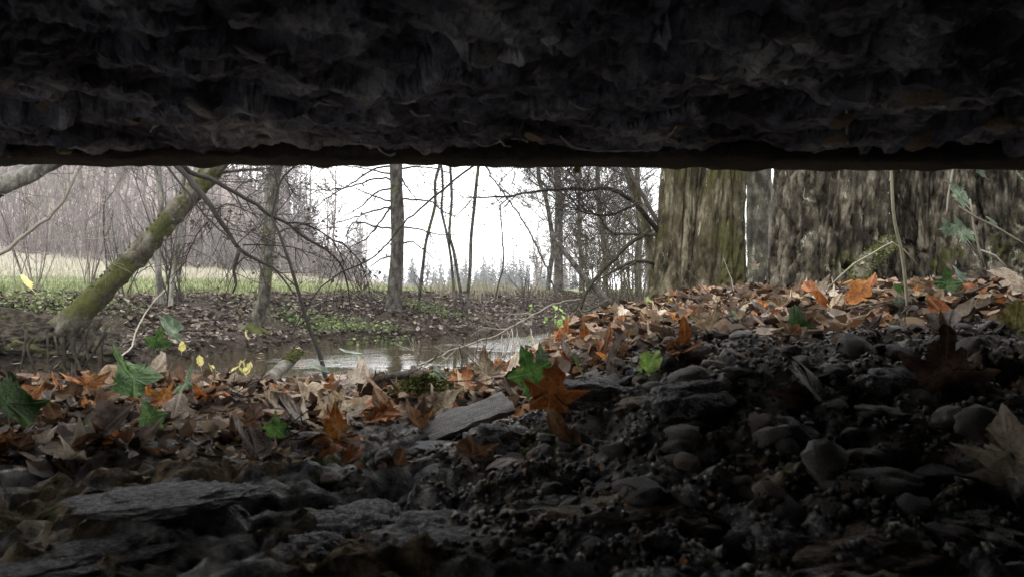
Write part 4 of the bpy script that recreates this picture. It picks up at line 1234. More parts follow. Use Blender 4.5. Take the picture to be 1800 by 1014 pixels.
def leaf_mesh(shape, mat, seed, curl=1.0, fine=True):
    half, tips = OUT[shape]
    r = random.Random(seed)
    right = [(max(.02, a+r.gauss(0, .028)), b+r.gauss(0, .028)) if 0 < i < len(half)-1 else (a, b) for i, (a, b) in enumerate(half)]
    if fine:      # small teeth between the outline points
        q = []
        for i in range(len(right)-1):
            a, b = right[i], right[i+1]
            q.append((a, i in tips))
            mx_, my_ = (a[0]+b[0])/2, (a[1]+b[1])/2
            L_ = math.dist(a, b); nx, ny = (b[1]-a[1])/L_, -(b[0]-a[0])/L_
            q.append(((mx_+nx*.025*r.uniform(-.6, 1), my_+ny*.025*r.uniform(-.6, 1)), False))
        q.append((right[-1], True))
    else:
        q = [(a, i in tips or i == len(right)-1) for i, a in enumerate(right)]
    q = [((a[0]*.62, .3+(a[1]-.3)*.62), t) if (0 < i < len(q)-1 and r.random() < .07) else (a, t) for i, (a, t) in enumerate(q)]
    left = [((-a[0]*r.uniform(.82, 1.1), a[1]+r.gauss(0, .03)), t) for a, t in q[:-1]]
    ring = [((0, -.01), True)]+q+left[::-1]
    n = len(ring); c = (0, .30)
    rings = 4 if fine else 2
    kx = r.uniform(-.5, .9)*curl; ky = r.uniform(-.35, .5)*curl; fold = r.uniform(0, .35)*curl; tw = r.uniform(-.4, .4)*curl
    ph = r.uniform(0, 6); ec = r.uniform(.3, 1.3)*curl
    def Z(x, y):
        return kx*x*x+ky*(y-.3)**2+fold*abs(x)*.6+tw*x*(y-.3)+.05*curl*math.sin(7*x+ph)*math.cos(6*y+ph)+.025*curl*math.sin(17*x+11*y+ph*2)+ec*((x*x+(y-.3)**2)**1.5)*math.sin(math.atan2(y-.3, x)*2+ph)
    V = [(c[0], c[1], Z(*c))]; ve = [1.0]; Fc = []
    for k in range(1, rings+1):
        s = k/rings
        for (p, t) in ring:
            x, y = c[0]+(p[0]-c[0])*s, c[1]+(p[1]-c[1])*s
            V.append((x, y, Z(x, y)+(.012 if not t else 0)*s)); ve.append(1.0 if t else 0.0)
    for i in range(n): Fc.append((0, 1+i, 1+(i+1) % n))
    for k in range(rings-1):
        o = 1+k*n
        for i in range(n): Fc.append((o+i, o+n+i, o+n+(i+1) % n, o+(i+1) % n))
    # the stalk
    st = [(0, 0, Z(0, 0)), (.01*r.uniform(-3, 3), -.22, Z(0, 0)+.05), (.03*r.uniform(-4, 4), -.42, Z(0, 0)+.12*r.random())]
    mb = MB(); mb.tube(st, [.014, .011, .009], 3, 1)
    o = len(V); V += mb.v; Fc += [tuple(i+o for i in f) for f in mb.f]; ve += [1.0]*len(mb.v)
    V = [(x, y-.30, z) for x, y, z in V]
    me = bpy.data.meshes.new('leaf_'+shape); me.from_pydata(V, [], Fc)
    me.polygons.foreach_set('use_smooth', [True]*len(me.polygons))
    a = me.attributes.new('vein', 'FLOAT', 'POINT'); a.data.foreach_set('value', ve)
    me.materials.append(mat)
    return me
CACHE = {}
def leaf_me(shape, colr, var, curl=1.0, fine=False):
    k = (shape, colr, var, curl, fine)
    if k not in CACHE: CACHE[k] = leaf_mesh(shape, LEAF[colr], hash((shape, var)) % 9999 if False else (var*131+len(shape)*17+ord(shape[1])), curl, fine)
    return CACHE[k]

def face(px, py, d, size_px, shape, colr, label, tilt=(80, 0, 0), curl=.8, var=1, name='fallen_leaf', cat='leaf', group=None):
    """a leaf of its own; tilt in degrees: (lean back from lying flat, roll, turn)"""
    me = leaf_me(shape, colr, var, curl, True)
    o = bpy.data.objects.new(name, me); C.objects.link(o)
    s = size_px/F*d
    while d > .8 and d < 2.4:      # keep it lying on the ground, not sunk in it
        q = P(px, py, d)
        if q[2]-.30*s*math.sin(math.radians(min(tilt[0], 90))) > gz(q[0], q[1])-.012: break
        d -= .02; s = size_px/F*d
    o.location = P(px, py, d)
    o.scale = (s, s, s)
    o.rotation_euler = Euler(tuple(math.radians(a) for a in tilt), 'XYZ')
    return tag(o, label, cat, group)

hero = [
 (968, 688, 1.04, 92, 'maple', 'russet', 'russet maple leaf standing upright on the dark stones at the centre', (88, 12, 20), .5, 1),
 (932, 655, 1.18, 82, 'ivy', 'green', 'dark green ivy leaf standing left of the upright russet maple leaf', (82, -20, -10), .4, 2),
 (950, 622, 1.25, 36, 'ivy', 'green', 'small green ivy leaf above the upright russet maple leaf', (70, 10, 40), .4, 3),
 (1020, 650, 1.24, 48, 'oval', 'green', 'green leaf edge-on just right of the upright russet maple leaf', (60, 30, 70), .5, 4),
 (1136, 650, 1.2, 58, 'oval', 'lime', 'pale green toothed leaf leaning on the dark slope at the centre right', (68, 22, -50), .7, 5),
 (303, 742, 1.24, 100, 'maple', 'pale', 'pale tan maple leaf propped up in front of the left litter', (44, 6, 14), .4, 6),
 (597, 768, 1.1, 92, 'maple', 'orange', 'bright orange-brown three-lobed leaf lying below the rim at the centre left', (38, 5, 35), 1.0, 7),
 (614, 802, 1.05, 50, 'oval', 'russet', 'small russet leaf scrap below the three-lobed orange leaf', (60, 20, -30), .6, 8),
 (232, 660, 1.3, 92, 'ivy', 'green', 'broad dark green ivy leaf raised above the left rim', (48, -20, 70), .8, 9),
 (328, 668, 1.35, 70, 'ivy', 'green', 'bright green ivy leaf at the water edge on the left', (62, 10, -60), .6, 10),
 (278, 598, 1.5, 46, 'ivy', 'green', 'small dark green ivy leaf hanging over the left bank', (80, 10, 20), .5, 11),
 (14, 705, 1.0, 110, 'ivy', 'green', 'large dark green ivy leaf cut by the left edge', (55, 25, 60), .7, 12),
 (175, 745, 1.15, 84, 'ivy', 'green', 'green ivy leaf in shade below the broad raised one', (70, 8, -40), .5, 13),
 (262, 733, 1.12, 60, 'ivy', 'green', 'small green ivy leaf touching the pale tan maple leaf', (72, 0, 70), .5, 14),
 (484, 750, 1.1, 46, 'ivy', 'green', 'small dark ivy leaf in the shaded hollow left of the orange leaf', (80, 0, 10), .5, 15),
 (152, 670, 1.45, 60, 'maple', 'orange', 'glowing orange-yellow leaf on the left rim', (62, 0, 35), .7, 16),
 (110, 690, 1.4, 60, 'maple', 'russet', 'red-brown leaf at the far left rim', (45, 20, 100), .7, 17),
 (288, 700, 1.35, 50, 'maple', 'orange', 'small orange leaf below the bright green ivy leaf', (50, 20, 10), .7, 18),
 (86, 782, 1.1, 44, 'oval', 'orange', 'small orange leaf in the shade at the lower left', (60, 10, 60), .6, 19),
 (628, 682, 1.6, 74, 'oval', 'pale', 'grey-pink ribbed beech leaf standing on the rim', (65, -10, -35), .6, 20),
 (535, 690, 1.55, 70, 'oval', 'tan', 'tan curled leaf left of the ribbed beech leaf', (50, 30, 30), 1.0, 21),
 (770, 712, 1.35, 76, 'maple', 'tan', 'tan curled leaf with raised lobes at the centre rim', (40, 25, -60), 1.2, 22),
 (855, 655, 1.5, 62, 'maple', 'tan', 'broad tan leaf on the rim left of the green ivy leaf', (60, 0, 20), .9, 23),
 (878, 640, 1.55, 34, 'ivy', 'orange', 'small orange leaf standing on the rim by the water glare', (75, 0, 20), .7, 24),
 (486, 688, 1.5, 40, 'maple', 'orange', 'orange leaf at the foot of the mossy tipped stick', (55, 0, 50), .8, 25),
 (690, 700, 1.5, 90, 'oval', 'brown', 'long brown curled leaf lying below the ribbed beech leaf', (20, 10, 80), 1.0, 26),
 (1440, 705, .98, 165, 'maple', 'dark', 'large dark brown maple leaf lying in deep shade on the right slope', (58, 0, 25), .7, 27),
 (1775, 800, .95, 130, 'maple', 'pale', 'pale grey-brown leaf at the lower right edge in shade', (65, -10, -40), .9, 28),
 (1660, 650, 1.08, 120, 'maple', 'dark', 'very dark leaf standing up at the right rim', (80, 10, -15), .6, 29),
 (1400, 577, 1.5, 66, 'ivy', 'green', 'bright green ivy leaf standing before the foot of the big ridged trunk', (85, 0, 10), .3, 30),
 (1190, 560, 1.85, 44, 'maple', 'orange', 'orange leaf standing in front of the olive double stems', (75, 0, 30), .8, 31),
 (1240, 578, 1.7, 44, 'oval', 'orange', 'curled orange-brown leaf on edge among the right litter', (80, 20, 20), 1.0, 32),
 (1200, 612, 1.35, 60, 'maple', 'russet', 'blurred russet leaf drooping over the dark slope edge', (60, 0, -30), .8, 33),
 (1285, 563, 1.75, 34, 'oval', 'bluegreen', 'pale blue-green narrow leaf standing among the right litter', (78, 20, -35), .3, 34),
 (1450, 540, 1.85, 80, 'oval', 'russet', 'rich brown leaf leaning against the big ridged trunk', (50, 20, 70), .8, 35),
 (1500, 530, 1.8, 66, 'oval', 'orange', 'orange curled leaf heap right of the rich brown one', (45, 10, -60), 1.2, 36),
 (1440, 515, 1.95, 46, 'maple', 'pale', 'crumpled pinkish leaf at the foot of the big ridged trunk', (60, 30, 0), 1.4, 37),
 (1570, 572, 1.55, 50, 'maple', 'orange', 'orange-red leaf below the upright dry stem', (60, 0, 10), .8, 38),
 (1665, 498, 1.7, 44, 'ivy', 'green', 'green ivy leaf right of the upright dry stem', (72, 0, -20), .4, 39),
 (1642, 532, 1.65, 54, 'ivy', 'green', 'low green ivy leaf in the litter right of the dry stem', (50, 0, 60), .4, 40),
 (1590, 522, 1.7, 50, 'ivy', 'green', 'dark ivy leaf directly behind the upright dry stem', (55, 0, 100), .4, 41),
 (1580, 545, 1.68, 46, 'ivy', 'bluegreen', 'greyish ivy leaf at the foot of the upright dry stem', (60, 0, 150), .6, 42),
 (1685, 484, 1.75, 34, 'ivy', 'bluegreen', 'small pale ivy leaf above the green one at the right', (60, 0, 30), .4, 43),
 (1785, 575, 1.25, 80, 'oval', 'olive', 'olive-green leaf at the right edge below the trunks', (50, 0, -40), .7, 44),
 (1715, 513, 1.7, 38, 'maple', 'russet', 'red-brown leaf at the foot of the rightmost trunk', (60, 0, 20), .9, 45),
 (1790, 497, 1.6, 76, 'oval', 'pale', 'pale curled leaf at the right edge beneath the trunk', (40, 40, 60), 1.2, 46),
 (1050, 622, 1.55, 70, 'maple', 'russet', 'russet leaf standing on the slope right of the stream', (55, 10, -60), .9, 47),
 (1075, 660, 1.3, 80, 'oval', 'grey', 'grey-brown rolled leaf on the crest at the centre right', (35, 40, 60), 1.6, 48),
 (305, 583, 2.1, 58, 'oval', 'bluegreen', 'blue-grey narrow leaf hanging over the left bank', (70, 30, 150), .5, 49),
 (433, 590, 2.3, 16, 'oval', 'yellow', 'tiny yellow leaf in front of the mossy curved trunk foot', (70, 0, 90), .3, 50),
 (352, 637, 2.0, 20, 'oval', 'yellow', 'small pale yellow leaf left of the seedling by the water', (75, 0, 50), .3, 51),
 (371, 649, 2.0, 18, 'oval', 'yellow', 'small pale yellow leaf under its neighbour by the water', (70, 0, 120), .3, 52),
 (320, 612, 2.1, 18, 'oval', 'yellow', 'tiny pale yellow leaf below the blue-grey one', (75, 0, 10), .3, 53),
 (565, 650, 1.8, 52, 'oval', 'bluegreen', 'pale green leaf lying on the rim at the foot of the bent twig', (20, 0, 80), .5, 54),
 (590, 637, 1.85, 40, 'oval', 'bluegreen', 'pale green leaf held flat above the water near the bent twig', (8, 0, 90), .4, 55),
 (625, 621, 1.95, 42, 'oval', 'bluegreen', 'pale green leaf on a thin stalk over the stream', (6, 0, 85), .3, 56),
 (762, 675, 1.55, 30, 'oval', 'lime', 'small lime leaf beside the tuft of moss on the rim', (60, 0, 40), .4, 57),
 (770, 655, 1.7, 36, 'ivy', 'bluegreen', 'pale bluish leaf on the rim by the water glare', (60, 0, 60), .5, 58),
 (50, 500, 2.6, 30, 'oval', 'yellow', 'yellow leaf on the left bank top below the pale stem', (50, 0, 80), .5, 59),
 (1325, 467, 3.6, 18, 'maple', 'pale', 'pale dead leaf dangling between the two big trees', (85, 0, 20), .8, 60),
 (1013, 297, 1.24, 18, 'oval', 'olive', 'dark leaf scrap hanging from the slab edge', (85, 160, 20), .6, 61),
 (430, 765, 1.15, 70, 'oak', 'grey', 'grey-brown leaf in the shaded hollow right of the tan maple leaf', (30, 0, 70), .9, 62),
 (520, 735, 1.2, 90, 'oval', 'grey', 'long grey leaf lying across the hollow left of the orange leaf', (24, 25, 60), .7, 63),
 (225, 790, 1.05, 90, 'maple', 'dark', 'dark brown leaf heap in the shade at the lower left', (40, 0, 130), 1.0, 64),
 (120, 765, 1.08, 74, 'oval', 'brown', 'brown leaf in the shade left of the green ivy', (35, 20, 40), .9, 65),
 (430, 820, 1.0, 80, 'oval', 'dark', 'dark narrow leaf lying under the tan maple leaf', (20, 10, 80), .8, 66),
]
for i, h in enumerate(hero):
    px, py, d, sz, sh, co_, lab, tl, cu, va = h
    if i and co_ in ('orange', 'russet', 'tan') and d < 1.9: tl = (min(tl[0], 40), tl[1], tl[2]); cu *= 1.3
    face(px, py, d, sz, sh, co_, lab, tl, cu, va+20)

# the rest of the larger litter, leaf by leaf
SHAPES = ['maple', 'oval', 'oval', 'oak', 'maple', 'ivy']
ZONE = [  # name of place, az range, distance range, count, colours
 ('in the litter along the left rim', (-.70, -.30), (.98, 1.9), 62, ['brown', 'brown', 'grey', 'dark', 'tan', 'russet', 'pale', 'grey', 'dark', 'pale', 'orange']),
 ('in the litter along the centre rim', (-.30, .05), (1.2, 1.95), 56, ['brown', 'grey', 'tan', 'pale', 'russet', 'dark', 'grey', 'brown', 'pale', 'dark', 'grey']),
 ('in the litter on the slope right of the stream', (.05, .20), (1.35, 2.5), 24, ['tan', 'brown', 'grey', 'russet', 'pale', 'brown', 'orange']),
 ('in the litter below the big trunks', (.20, .70), (1.32, 2.7), 74, ['tan', 'pale', 'brown', 'russet', 'pale', 'grey', 'tan', 'brown', 'dark', 'grey', 'orange']),
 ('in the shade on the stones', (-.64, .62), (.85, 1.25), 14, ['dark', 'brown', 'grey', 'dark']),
]
WORD = {'brown': 'brown', 'grey': 'grey-brown', 'dark': 'dark brown', 'tan': 'tan', 'russet': 'russet', 'pale': 'pale', 'orange': 'orange'}
r = random.Random(99)
for place, azr, dr, n, cols in ZONE:
    for k in range(n):
        az = r.uniform(*azr); d = dr[0]+(dr[1]-dr[0])*r.random()**1.3; x = az*d
        c_ = r.choice(cols); sh = r.choice(SHAPES)
        me = leaf_me(sh, c_, r.randrange(3), 1.3, False)
        o = bpy.data.objects.new('fallen_leaf', me); C.objects.link(o)
        s = r.uniform(.035, .075)
        z = gz(x, d)
        steep = abs(r.gauss(0, 19))+5
        o.location = (x, d, z+.008+s*.22*math.sin(math.radians(min(steep, 80))))
        o.scale = (s, s, s)
        o.rotation_euler = (math.radians(steep), math.radians(r.gauss(0, 22)), r.uniform(0, 6.28))
        tag(o, f'{WORD[c_]} fallen leaf {place}', 'leaf', f'{WORD[c_]} leaves {place}')

# ------------------------------------------------------------------ stones
ROCKS = [
 (1000, 800, .80, 105, 45, 28, M_ROCKM, 'moss-topped flat stone in the middle of the shaded floor', 5, (.12, .05, .2)),
 (1110, 855, .74, 150, 60, 34, M_ROCKB, 'broad brown flat stone right of the moss-topped one', 9, (.15, -.06, -.1)),
 (800, 850, .76, 150, 80, 45, M_ROCK, 'broad blue-grey rough stone at the centre of the floor', 13, (.1, .03, .3)),
 (560, 895, .72, 70, 50, 38, M_ROCK, 'jagged grey stone with a bright broken rim at the lower left', 17, (.2, .2, .6)),
 (640, 850, .80, 90, 60, 30, M_ROCK, 'low grey stone behind the jagged one', 21, (.1, 0, 1.0)),
 (300, 880, .78, 150, 60, 14, M_ROCK, 'long low grey stone slab at the lower left', 25, (.06, -.04, .15)),
 (120, 950, .70, 150, 60, 16, M_ROCK, 'streaked grey slab in the lower left corner', 29, (.06, -.08, .3)),
 (480, 960, .67, 110, 50, 20, M_ROCK, 'dark rough block at the bottom left of centre', 33, (.1, .06, .5)),
 (820, 960, .66, 130, 60, 22, M_ROCK, 'grey rough block at the bottom centre', 37, (.1, 0, .2)),
 (1390, 950, .70, 100, 60, 36, M_ROCK, 'blue-grey rough stone at the bottom right of centre', 41, (.1, .1, .8)),
 (1530, 985, .66, 170, 70, 36, M_ROCKB, 'brown mottled stone along the bottom right edge', 45, (.08, -.04, .1)),
 (1720, 960, .70, 110, 60, 40, M_ROCKM, 'mossy mottled stone in the lower right corner', 49, (.1, .1, .4)),
 (1140, 727, 1.03, 56, 30, 18, M_ROCKB, 'long smooth brown stone lying on the right slope', 53, (.05, -.12, .1)),
 (1210, 790, .95, 70, 45, 34, M_ROCK, 'ridged grey stone below the long smooth brown one', 57, (.2, -.2, .5)),
 (1560, 722, 1.0, 52, 36, 30, M_ROCK, 'round rough stone in the middle of the right slope', 61, (.1, .1, .9)),
 (1650, 722, 1.0, 40, 24, 16, M_ROCKB, 'smaller round stone right of the rough one', 65, (.1, .1, .2)),
 (1550, 808, .92, 46, 24, 13, M_CHIP_P, 'pale smooth oval stone in the dark lower right', 69, (.15, .15, .2)),
 (1612, 780, .95, 32, 20, 12, M_CHIP_P, 'pale angular stone above the smooth oval one', 73, (.3, -.3, .6)),
 (1255, 803, .90, 24, 16, 10, M_CHIP_P, 'small pale oval stone right of the ridged grey stone', 77, (.1, 0, .2)),
 (1400, 838, .88, 34, 28, 24, M_CHIP_G, 'upright grey knob in the dark right floor', 81, (.4, .2, .4)),
 (1690, 772, .95, 44, 22, 10, M_CHIP_T, 'flat tan stone at the right of the dark slope', 85, (.1, 0, .1)),
 (790, 735, 1.15, 60, 26, 12, M_CHIP_G, 'flat grey stone under the tan curled leaf', 89, (.1, .1, .3)),
 (880, 745, 1.08, 60, 40, 40, M_ROCK, 'dark block beside the upright russet maple leaf', 93, (.1, .1, .3)),
 (660, 775, 1.08, 60, 34, 22, M_ROCK, 'grey lump right of the orange three-lobed leaf', 97, (.1, -.1, .3)),
 (1060, 700, 1.10, 90, 40, 30, M_ROCK, 'dark bubbled stone right of the upright russet leaf', 101, (.1, .1, .0)),
]
for (px, py, d, a, b, c, mat, lab, sd, rot) in ROCKS:
    me = rock_mesh('stone', mat, sd, 5 if a > 60 else 4, .42, .8, sd % 8 == 1 or a > 90)
    x = (px-900)/F*d; z = gz(x, d)
    k = d/F
    o = put('stone', me, (x, d, z+c*k*(.12 if a < 95 else -.35)), (a*k, b*k*1.3, c*k), rot)
    tag(o, lab, 'stone')

PEB_ME = [[rock_mesh('pebble', m, 700+i*5+j, 3, .34, .66, i == 0) for i in range(4)] for j, m in enumerate(M_PEB)]
r = random.Random(314)
names = ['dark', 'grey', 'brown']
for k in range(160):
    d = r.uniform(.66, 1.36); x = r.uniform(.02, .62)*d*1.02
    if k > 130: x = r.uniform(-.6, .0)*d; d = r.uniform(.9, 1.3)
    j = r.choice([0, 0, 1, 2]); s = r.uniform(.007, .018)*(1.5 if r.random() < .18 else 1)
    o = put('pebble', r.choice(PEB_ME[j]), (x, d, gz(x, d)+s*.25), (s*r.uniform(.9, 1.6), s, s*r.uniform(.7, 1)), (r.gauss(0, .3), r.gauss(0, .3), r.uniform(0, 6.28)))
    pl = 'on the shaded right slope' if x > 0 else 'on the shaded left floor'
    tag(o, f'{names[j]} rounded pebble half sunk in earth {pl}', 'pebble', f'{names[j]} pebbles {pl}')
# gravel too small to count
mb = MB()
gx = np.array([(r.uniform(-.1, .66), r.uniform(.62, 1.42)) for _ in range(5200)]); gx[:, 0] *= gx[:, 1]*1.0
gzv = ground_z(gx[:, 0], gx[:, 1])
ico = [(.0, .0, 1), (.9, 0, .4), (.28, .85, .45), (-.72, .53, .4), (-.72, -.53, .45), (.28, -.85, .4), (0, 0, -.6)]
icf = [(0, 1, 2), (0, 2, 3), (0, 3, 4), (0, 4, 5), (0, 5, 1), (6, 2, 1), (6, 3, 2), (6, 4, 3), (6, 5, 4), (6, 1, 5)]
for (x, y), z in zip(gx, gzv):
    s = r.uniform(.002, .006); o = len(mb.v); t = r.random(); e = Euler((r.gauss(0, .6), r.gauss(0, .6), r.uniform(0, 6.28))).to_matrix()
    for q in ico:
        v = e @ Vector((q[0]*1.3, q[1], q[2]*.8)); mb.v.append((x+v.x*s, y+v.y*s, z+v.z*s+s*.3)); mb.t.append(t)
    mb.f += [tuple(i+o for i in f) for f in icf]
M_GRAVEL = m_tint('gravel', [(0, (.035, .032, .032)), (.6, (.10, .092, .086)), (1, (.24, .225, .205))], .55, 0)
tag(mb.build('gravel', M_GRAVEL), 'fine dark gravel over the shaded right slope', 'gravel', None, 'stuff')

# ------------------------------------------------------------------ sticks, stems, ivy
def stick(pix, ra, rb, d0, d1, mat, label, name='stick', sides=8, tw=0, jit=.0008):
    pts = trace(pix, d0, d1, .03, jit)
    mb = MB(); dm = (d0+d1)/2
    k_ = .65 if ra < 5 else 1.0
    mb.tube(pts, taper(len(pts), k_*ra/F*dm, k_*rb/F*dm), sides, R.random())
    if tw:
        sprout(mb, pts, tw, .1, .0012, [(3, .15, .02, 2, .8, .6), (2, .2, 0, 0, .8, .5)], R, .2, .8)
    o = mb.build(name, mat, loc=pts[0])
    return tag(o, label, 'stick')
s1 = stick([(462, 678), (480, 660), (500, 642), (524, 620)], 11, 11, 1.95, 2.3, M_BARK_P, 'short grey stick with a mossy tip pointing over the water', 'stick', 12)
mb = MB()
for k in range(260):
    t = R.uniform(0, 1); p = P(505+20*t, 638-19*t, 2.2+.08*t); a = R.uniform(0, 6.28)
    mb.quadleaf((p[0]+math.cos(a)*.018, p[1]-abs(math.sin(a))*.018, p[2]+abs(math.sin(a))*.014), .012, R.random()*.6+.4, 3, R, .5)
o = under(mb.build('moss_tip', M_MOSS), s1); o['kind'] = 'stuff'
lg = stick([(652, 672), (685, 662), (720, 658), (750, 660), (772, 664)], 8, 9, 1.75, 1.8, M_BARK_G, 'dark rotten log lying along the rim at the water edge', 'log', 12)
sticks = [
 ([(690, 668), (760, 670), (835, 668)], 2, 1.5, 1.6, 1.6, M_TW_M, 'thin straight twig lying along the centre rim'),
 ([(1060, 640), (1090, 612), (1110, 590), (1130, 583)], 4, 3, 2.4, 2.8, M_TW_P, 'pale stick propped on the slope right of the stream'),
 ([(1080, 625), (1110, 598), (1150, 575)], 6, 7, 2.6, 3.0, M_BARK_G, 'dark fallen limb on the slope under the pale stick'),
 ([(1160, 640), (1178, 600), (1172, 555), (1160, 530)], 2, 1, 2.2, 2.3, M_TW_D, 'dark upright twig at the left of the right litter'),
 ([(1238, 545), (1200, 492), (1160, 440)], 1.5, .8, 2.3, 2.5, M_TW_M, 'dry grass stalk slanting left before the olive tree'),
 ([(1270, 545), (1242, 512), (1205, 470)], 1.4, .8, 2.4, 2.6, M_TW_M, 'second dry stalk slanting left before the olive tree'),
 ([(1290, 512), (1285, 490), (1272, 455)], 1.4, .8, 2.6, 2.7, M_TW_P, 'short dry stalk upright at the olive tree foot'),
 ([(1250, 592), (1300, 578), (1380, 566), (1440, 548)], 2.0, 1.6, 1.75, 1.7, M_TW_P, 'pale thin stalk lying across the right litter'),
 ([(1400, 562), (1470, 548), (1540, 532), (1600, 522)], 2.2, 1.6, 1.6, 1.65, M_TW_P, 'pale thin stalk lying left of the upright dry stem'),
 ([(1500, 612), (1600, 560), (1680, 528), (1738, 500)], 3.0, 3.4, 1.45, 1.65, M_TW_M, 'grey stick lying diagonally below the right trunks'),
 ([(1480, 505), (1530, 510), (1600, 512), (1670, 508)], 1.4, 1.4, 1.85, 1.85, M_TW_P, 'thin pale stalk lying level behind the dry stem'),
 ([(1220, 590), (1250, 570), (1290, 580), (1310, 600)], 2.4, 1.6, 1.55, 1.5, M_TW_D, 'dark forked twig on the right litter'),
 ([(1040, 772), (1090, 777), (1150, 787)], 1.8, 1.2, .95, .92, M_TW_P, 'pale straw lying in the dark centre of the floor'),
 ([(1590, 905), (1690, 900), (1800, 893)], 2.0, 2.0, .80, .80, M_TW_M, 'thin dark stalk lying across the lower right floor'),
 ([(860, 690), (850, 650), (830, 620), (800, 595)], 2.2, 1.0, 1.7, 2.0, M_TW_D, 'dark twig rising from the rim before the water glare'),
 ([(890, 690), (860, 660), (812, 615), (790, 585), (772, 560)], 2.4, 1.0, 1.6, 2.3, M_TW_D, 'second dark twig leaning left over the water glare'),
 ([(210, 628), (232, 608), (240, 580), (262, 540), (290, 510)], 2.4, 1.6, 3.0, 3.6, M_TW_P, 'pale curved twig standing out from the left bank'),
 ([(340, 745), (370, 730), (440, 700)], 3, 2, 1.35, 1.4, M_TW_M, 'brown twig among leaves at the left rim'),
 ([(120, 705), (165, 690), (205, 678)], 6, 5, 1.4, 1.45, M_BARK_M, 'mossy stick lying in the left rim litter'),
 ([(400, 785), (460, 780), (530, 795)], 2.5, 1.5, 1.1, 1.1, M_TW_D, 'dark twig in the shaded hollow on the left'),
 ([(850, 850), (910, 845)], 1.5, 1, .8, .8, M_TW_M, 'tiny stalk on the blue-grey stone'),
]
for pix, ra, rb, d0, d1, mat, lab in sticks: stick(pix, ra, rb, d0, d1, mat, lab, tw=3 if 'twig' in lab else 0)
rr = random.Random(4)
for k in range(26):      # dead reeds collapsed in the stream
    a = P(rr.uniform(880, 965), rr.uniform(622, 648), 4.3); b = P(a[0]/4.3*F+900+rr.gauss(8, 26), rr.uniform(570, 612), 4.5)
    m = tuple((a[i]+b[i])/2+rr.gauss(0, .03) for i in range(3))
    pts = spline([a, m, b], .05); mb = MB(); mb.tube(pts, taper(len(pts), .0035, .0018), 4, rr.random())
    tag(mb.build('dead_reed', M_TW_P, loc=pts[0]), 'pale dead reed collapsed at the stream edge right of the water glare', 'reed', 'dead reeds at the stream edge')

for k in range(16):      # leaves drifting on the stream
    d = rr.uniform(4.6, 6.8); az = rr.uniform(-.36, -.02); c_ = rr.choice(['yellow', 'tan', 'brown', 'pale'])
    if terrain(np.array([az*d]), np.array([d]))[0][0] > ZW-.01: continue
    o = bpy.data.objects.new('floating_leaf', leaf_me('oval', c_, k % 3, .5, False)); C.objects.link(o)
    o.location = (az*d, d, ZW+.006); o.scale = (rr.uniform(.04, .065),)*3; o.rotation_euler = (rr.gauss(0, .06), rr.gauss(0, .06), rr.uniform(0, 6.28))
    tag(o, f'{c_} leaf floating flat on the stream'.replace('yellow', 'pale yellow'), 'leaf', 'leaves floating on the stream')

# weathered board lying on the rim
import bmesh
bm = bmesh.new(); bmesh.ops.create_cube(bm, size=1.0)
bmesh.ops.subdivide_edges(bm, edges=bm.edges[:], cuts=9, use_grid_fill=True)
co = np.array([v.co[:] for v in bm.verts])
n_ = fbm(co[:, 0]*4, co[:, 1]*9, co[:, 2]*3, 3, 91)
for v, k in zip(bm.verts, n_): v.co.y += k*.10; v.co.z += k*.25; v.co.x += k*.03
me = bpy.data.meshes.new('bark_slab'); bm.to_mesh(me); bm.free()
me.materials.append(M_WOOD); me.polygons.foreach_set('use_smooth', [True]*len(me.polygons))
o = put('bark_slab', me, P(822, 733, 1.22), (.145, .05, .010), (math.radians(24), math.radians(-16), math.radians(22)))
tag(o, 'pale grey flake of weathered wood lying on the rim left of the russet leaf', 'wood')

# moss tuft on the rim
mb = MB(); r = random.Random(55)
c = P(745, 690, 1.5); zc = gz(c[0], c[1])
for k in range(1500):
    a, q = r.uniform(0, 6.28), abs(r.gauss(0, .5))
    x, y = c[0]+math.cos(a)*q*.07, c[1]+math.sin(a)*q*.035
    mb.quadleaf((x, y, zc+.01+.035*math.exp(-q*q)*r.random()), .009, r.random(), 3, r, .4)
tag(mb.build('moss_tuft', M_MOSS), 'small green tuft of moss on the centre rim', 'moss', None, 'stuff')

# upright dry stem and bent stalk before the big trunk
def stem(parts, label, mat=M_STEM, name='dry_stem', cat='stem'):
    mb = MB(); base = None
    for pix, ra, rb, d0, d1 in parts:
        pts = trace(pix, d0, d1, .03, .0004); base = base or pts[0]
        mb.tube(pts, taper(len(pts), ra/F*d0, rb/F*d0), 8, R.random())
    o = mb.build(name, mat, loc=base); return tag(o, label, cat)
stem([([(1598, 575), (1596, 545), (1590, 480), (1583, 435), (1572, 390), (1568, 340), (1566, 290), (1566, 220)], 3.2, 2.4, 1.6, 1.6)], 'tall pale dry stem standing before the big ridged trunk')
stem([([(1455, 508), (1475, 487), (1500, 465), (1535, 445), (1568, 427), (1590, 440), (1612, 466)], 1.8, 1.4, 1.7, 1.7)], 'thin dry stalk bent into an arch behind the tall stem')
iv = stem([([(1800, 430), (1760, 405), (1715, 382), (1685, 362)], 2.2, 1.6, 1.75, 1.8), ([(1664, 380), (1667, 345), (1676, 290), (1682, 240)], 1.8, 1.6, 1.8, 1.8), ([(1730, 470), (1722, 440), (1712, 400), (1705, 350)], 2, 1.3, 1.85, 1.85), ([(1725, 440), (1750, 450), (1770, 470)], 1.6, 1.2, 1.8, 1.75)],
     'climbing ivy vine with pale leaves on the right trunk', M_TW_P, 'ivy_vine', 'vine')
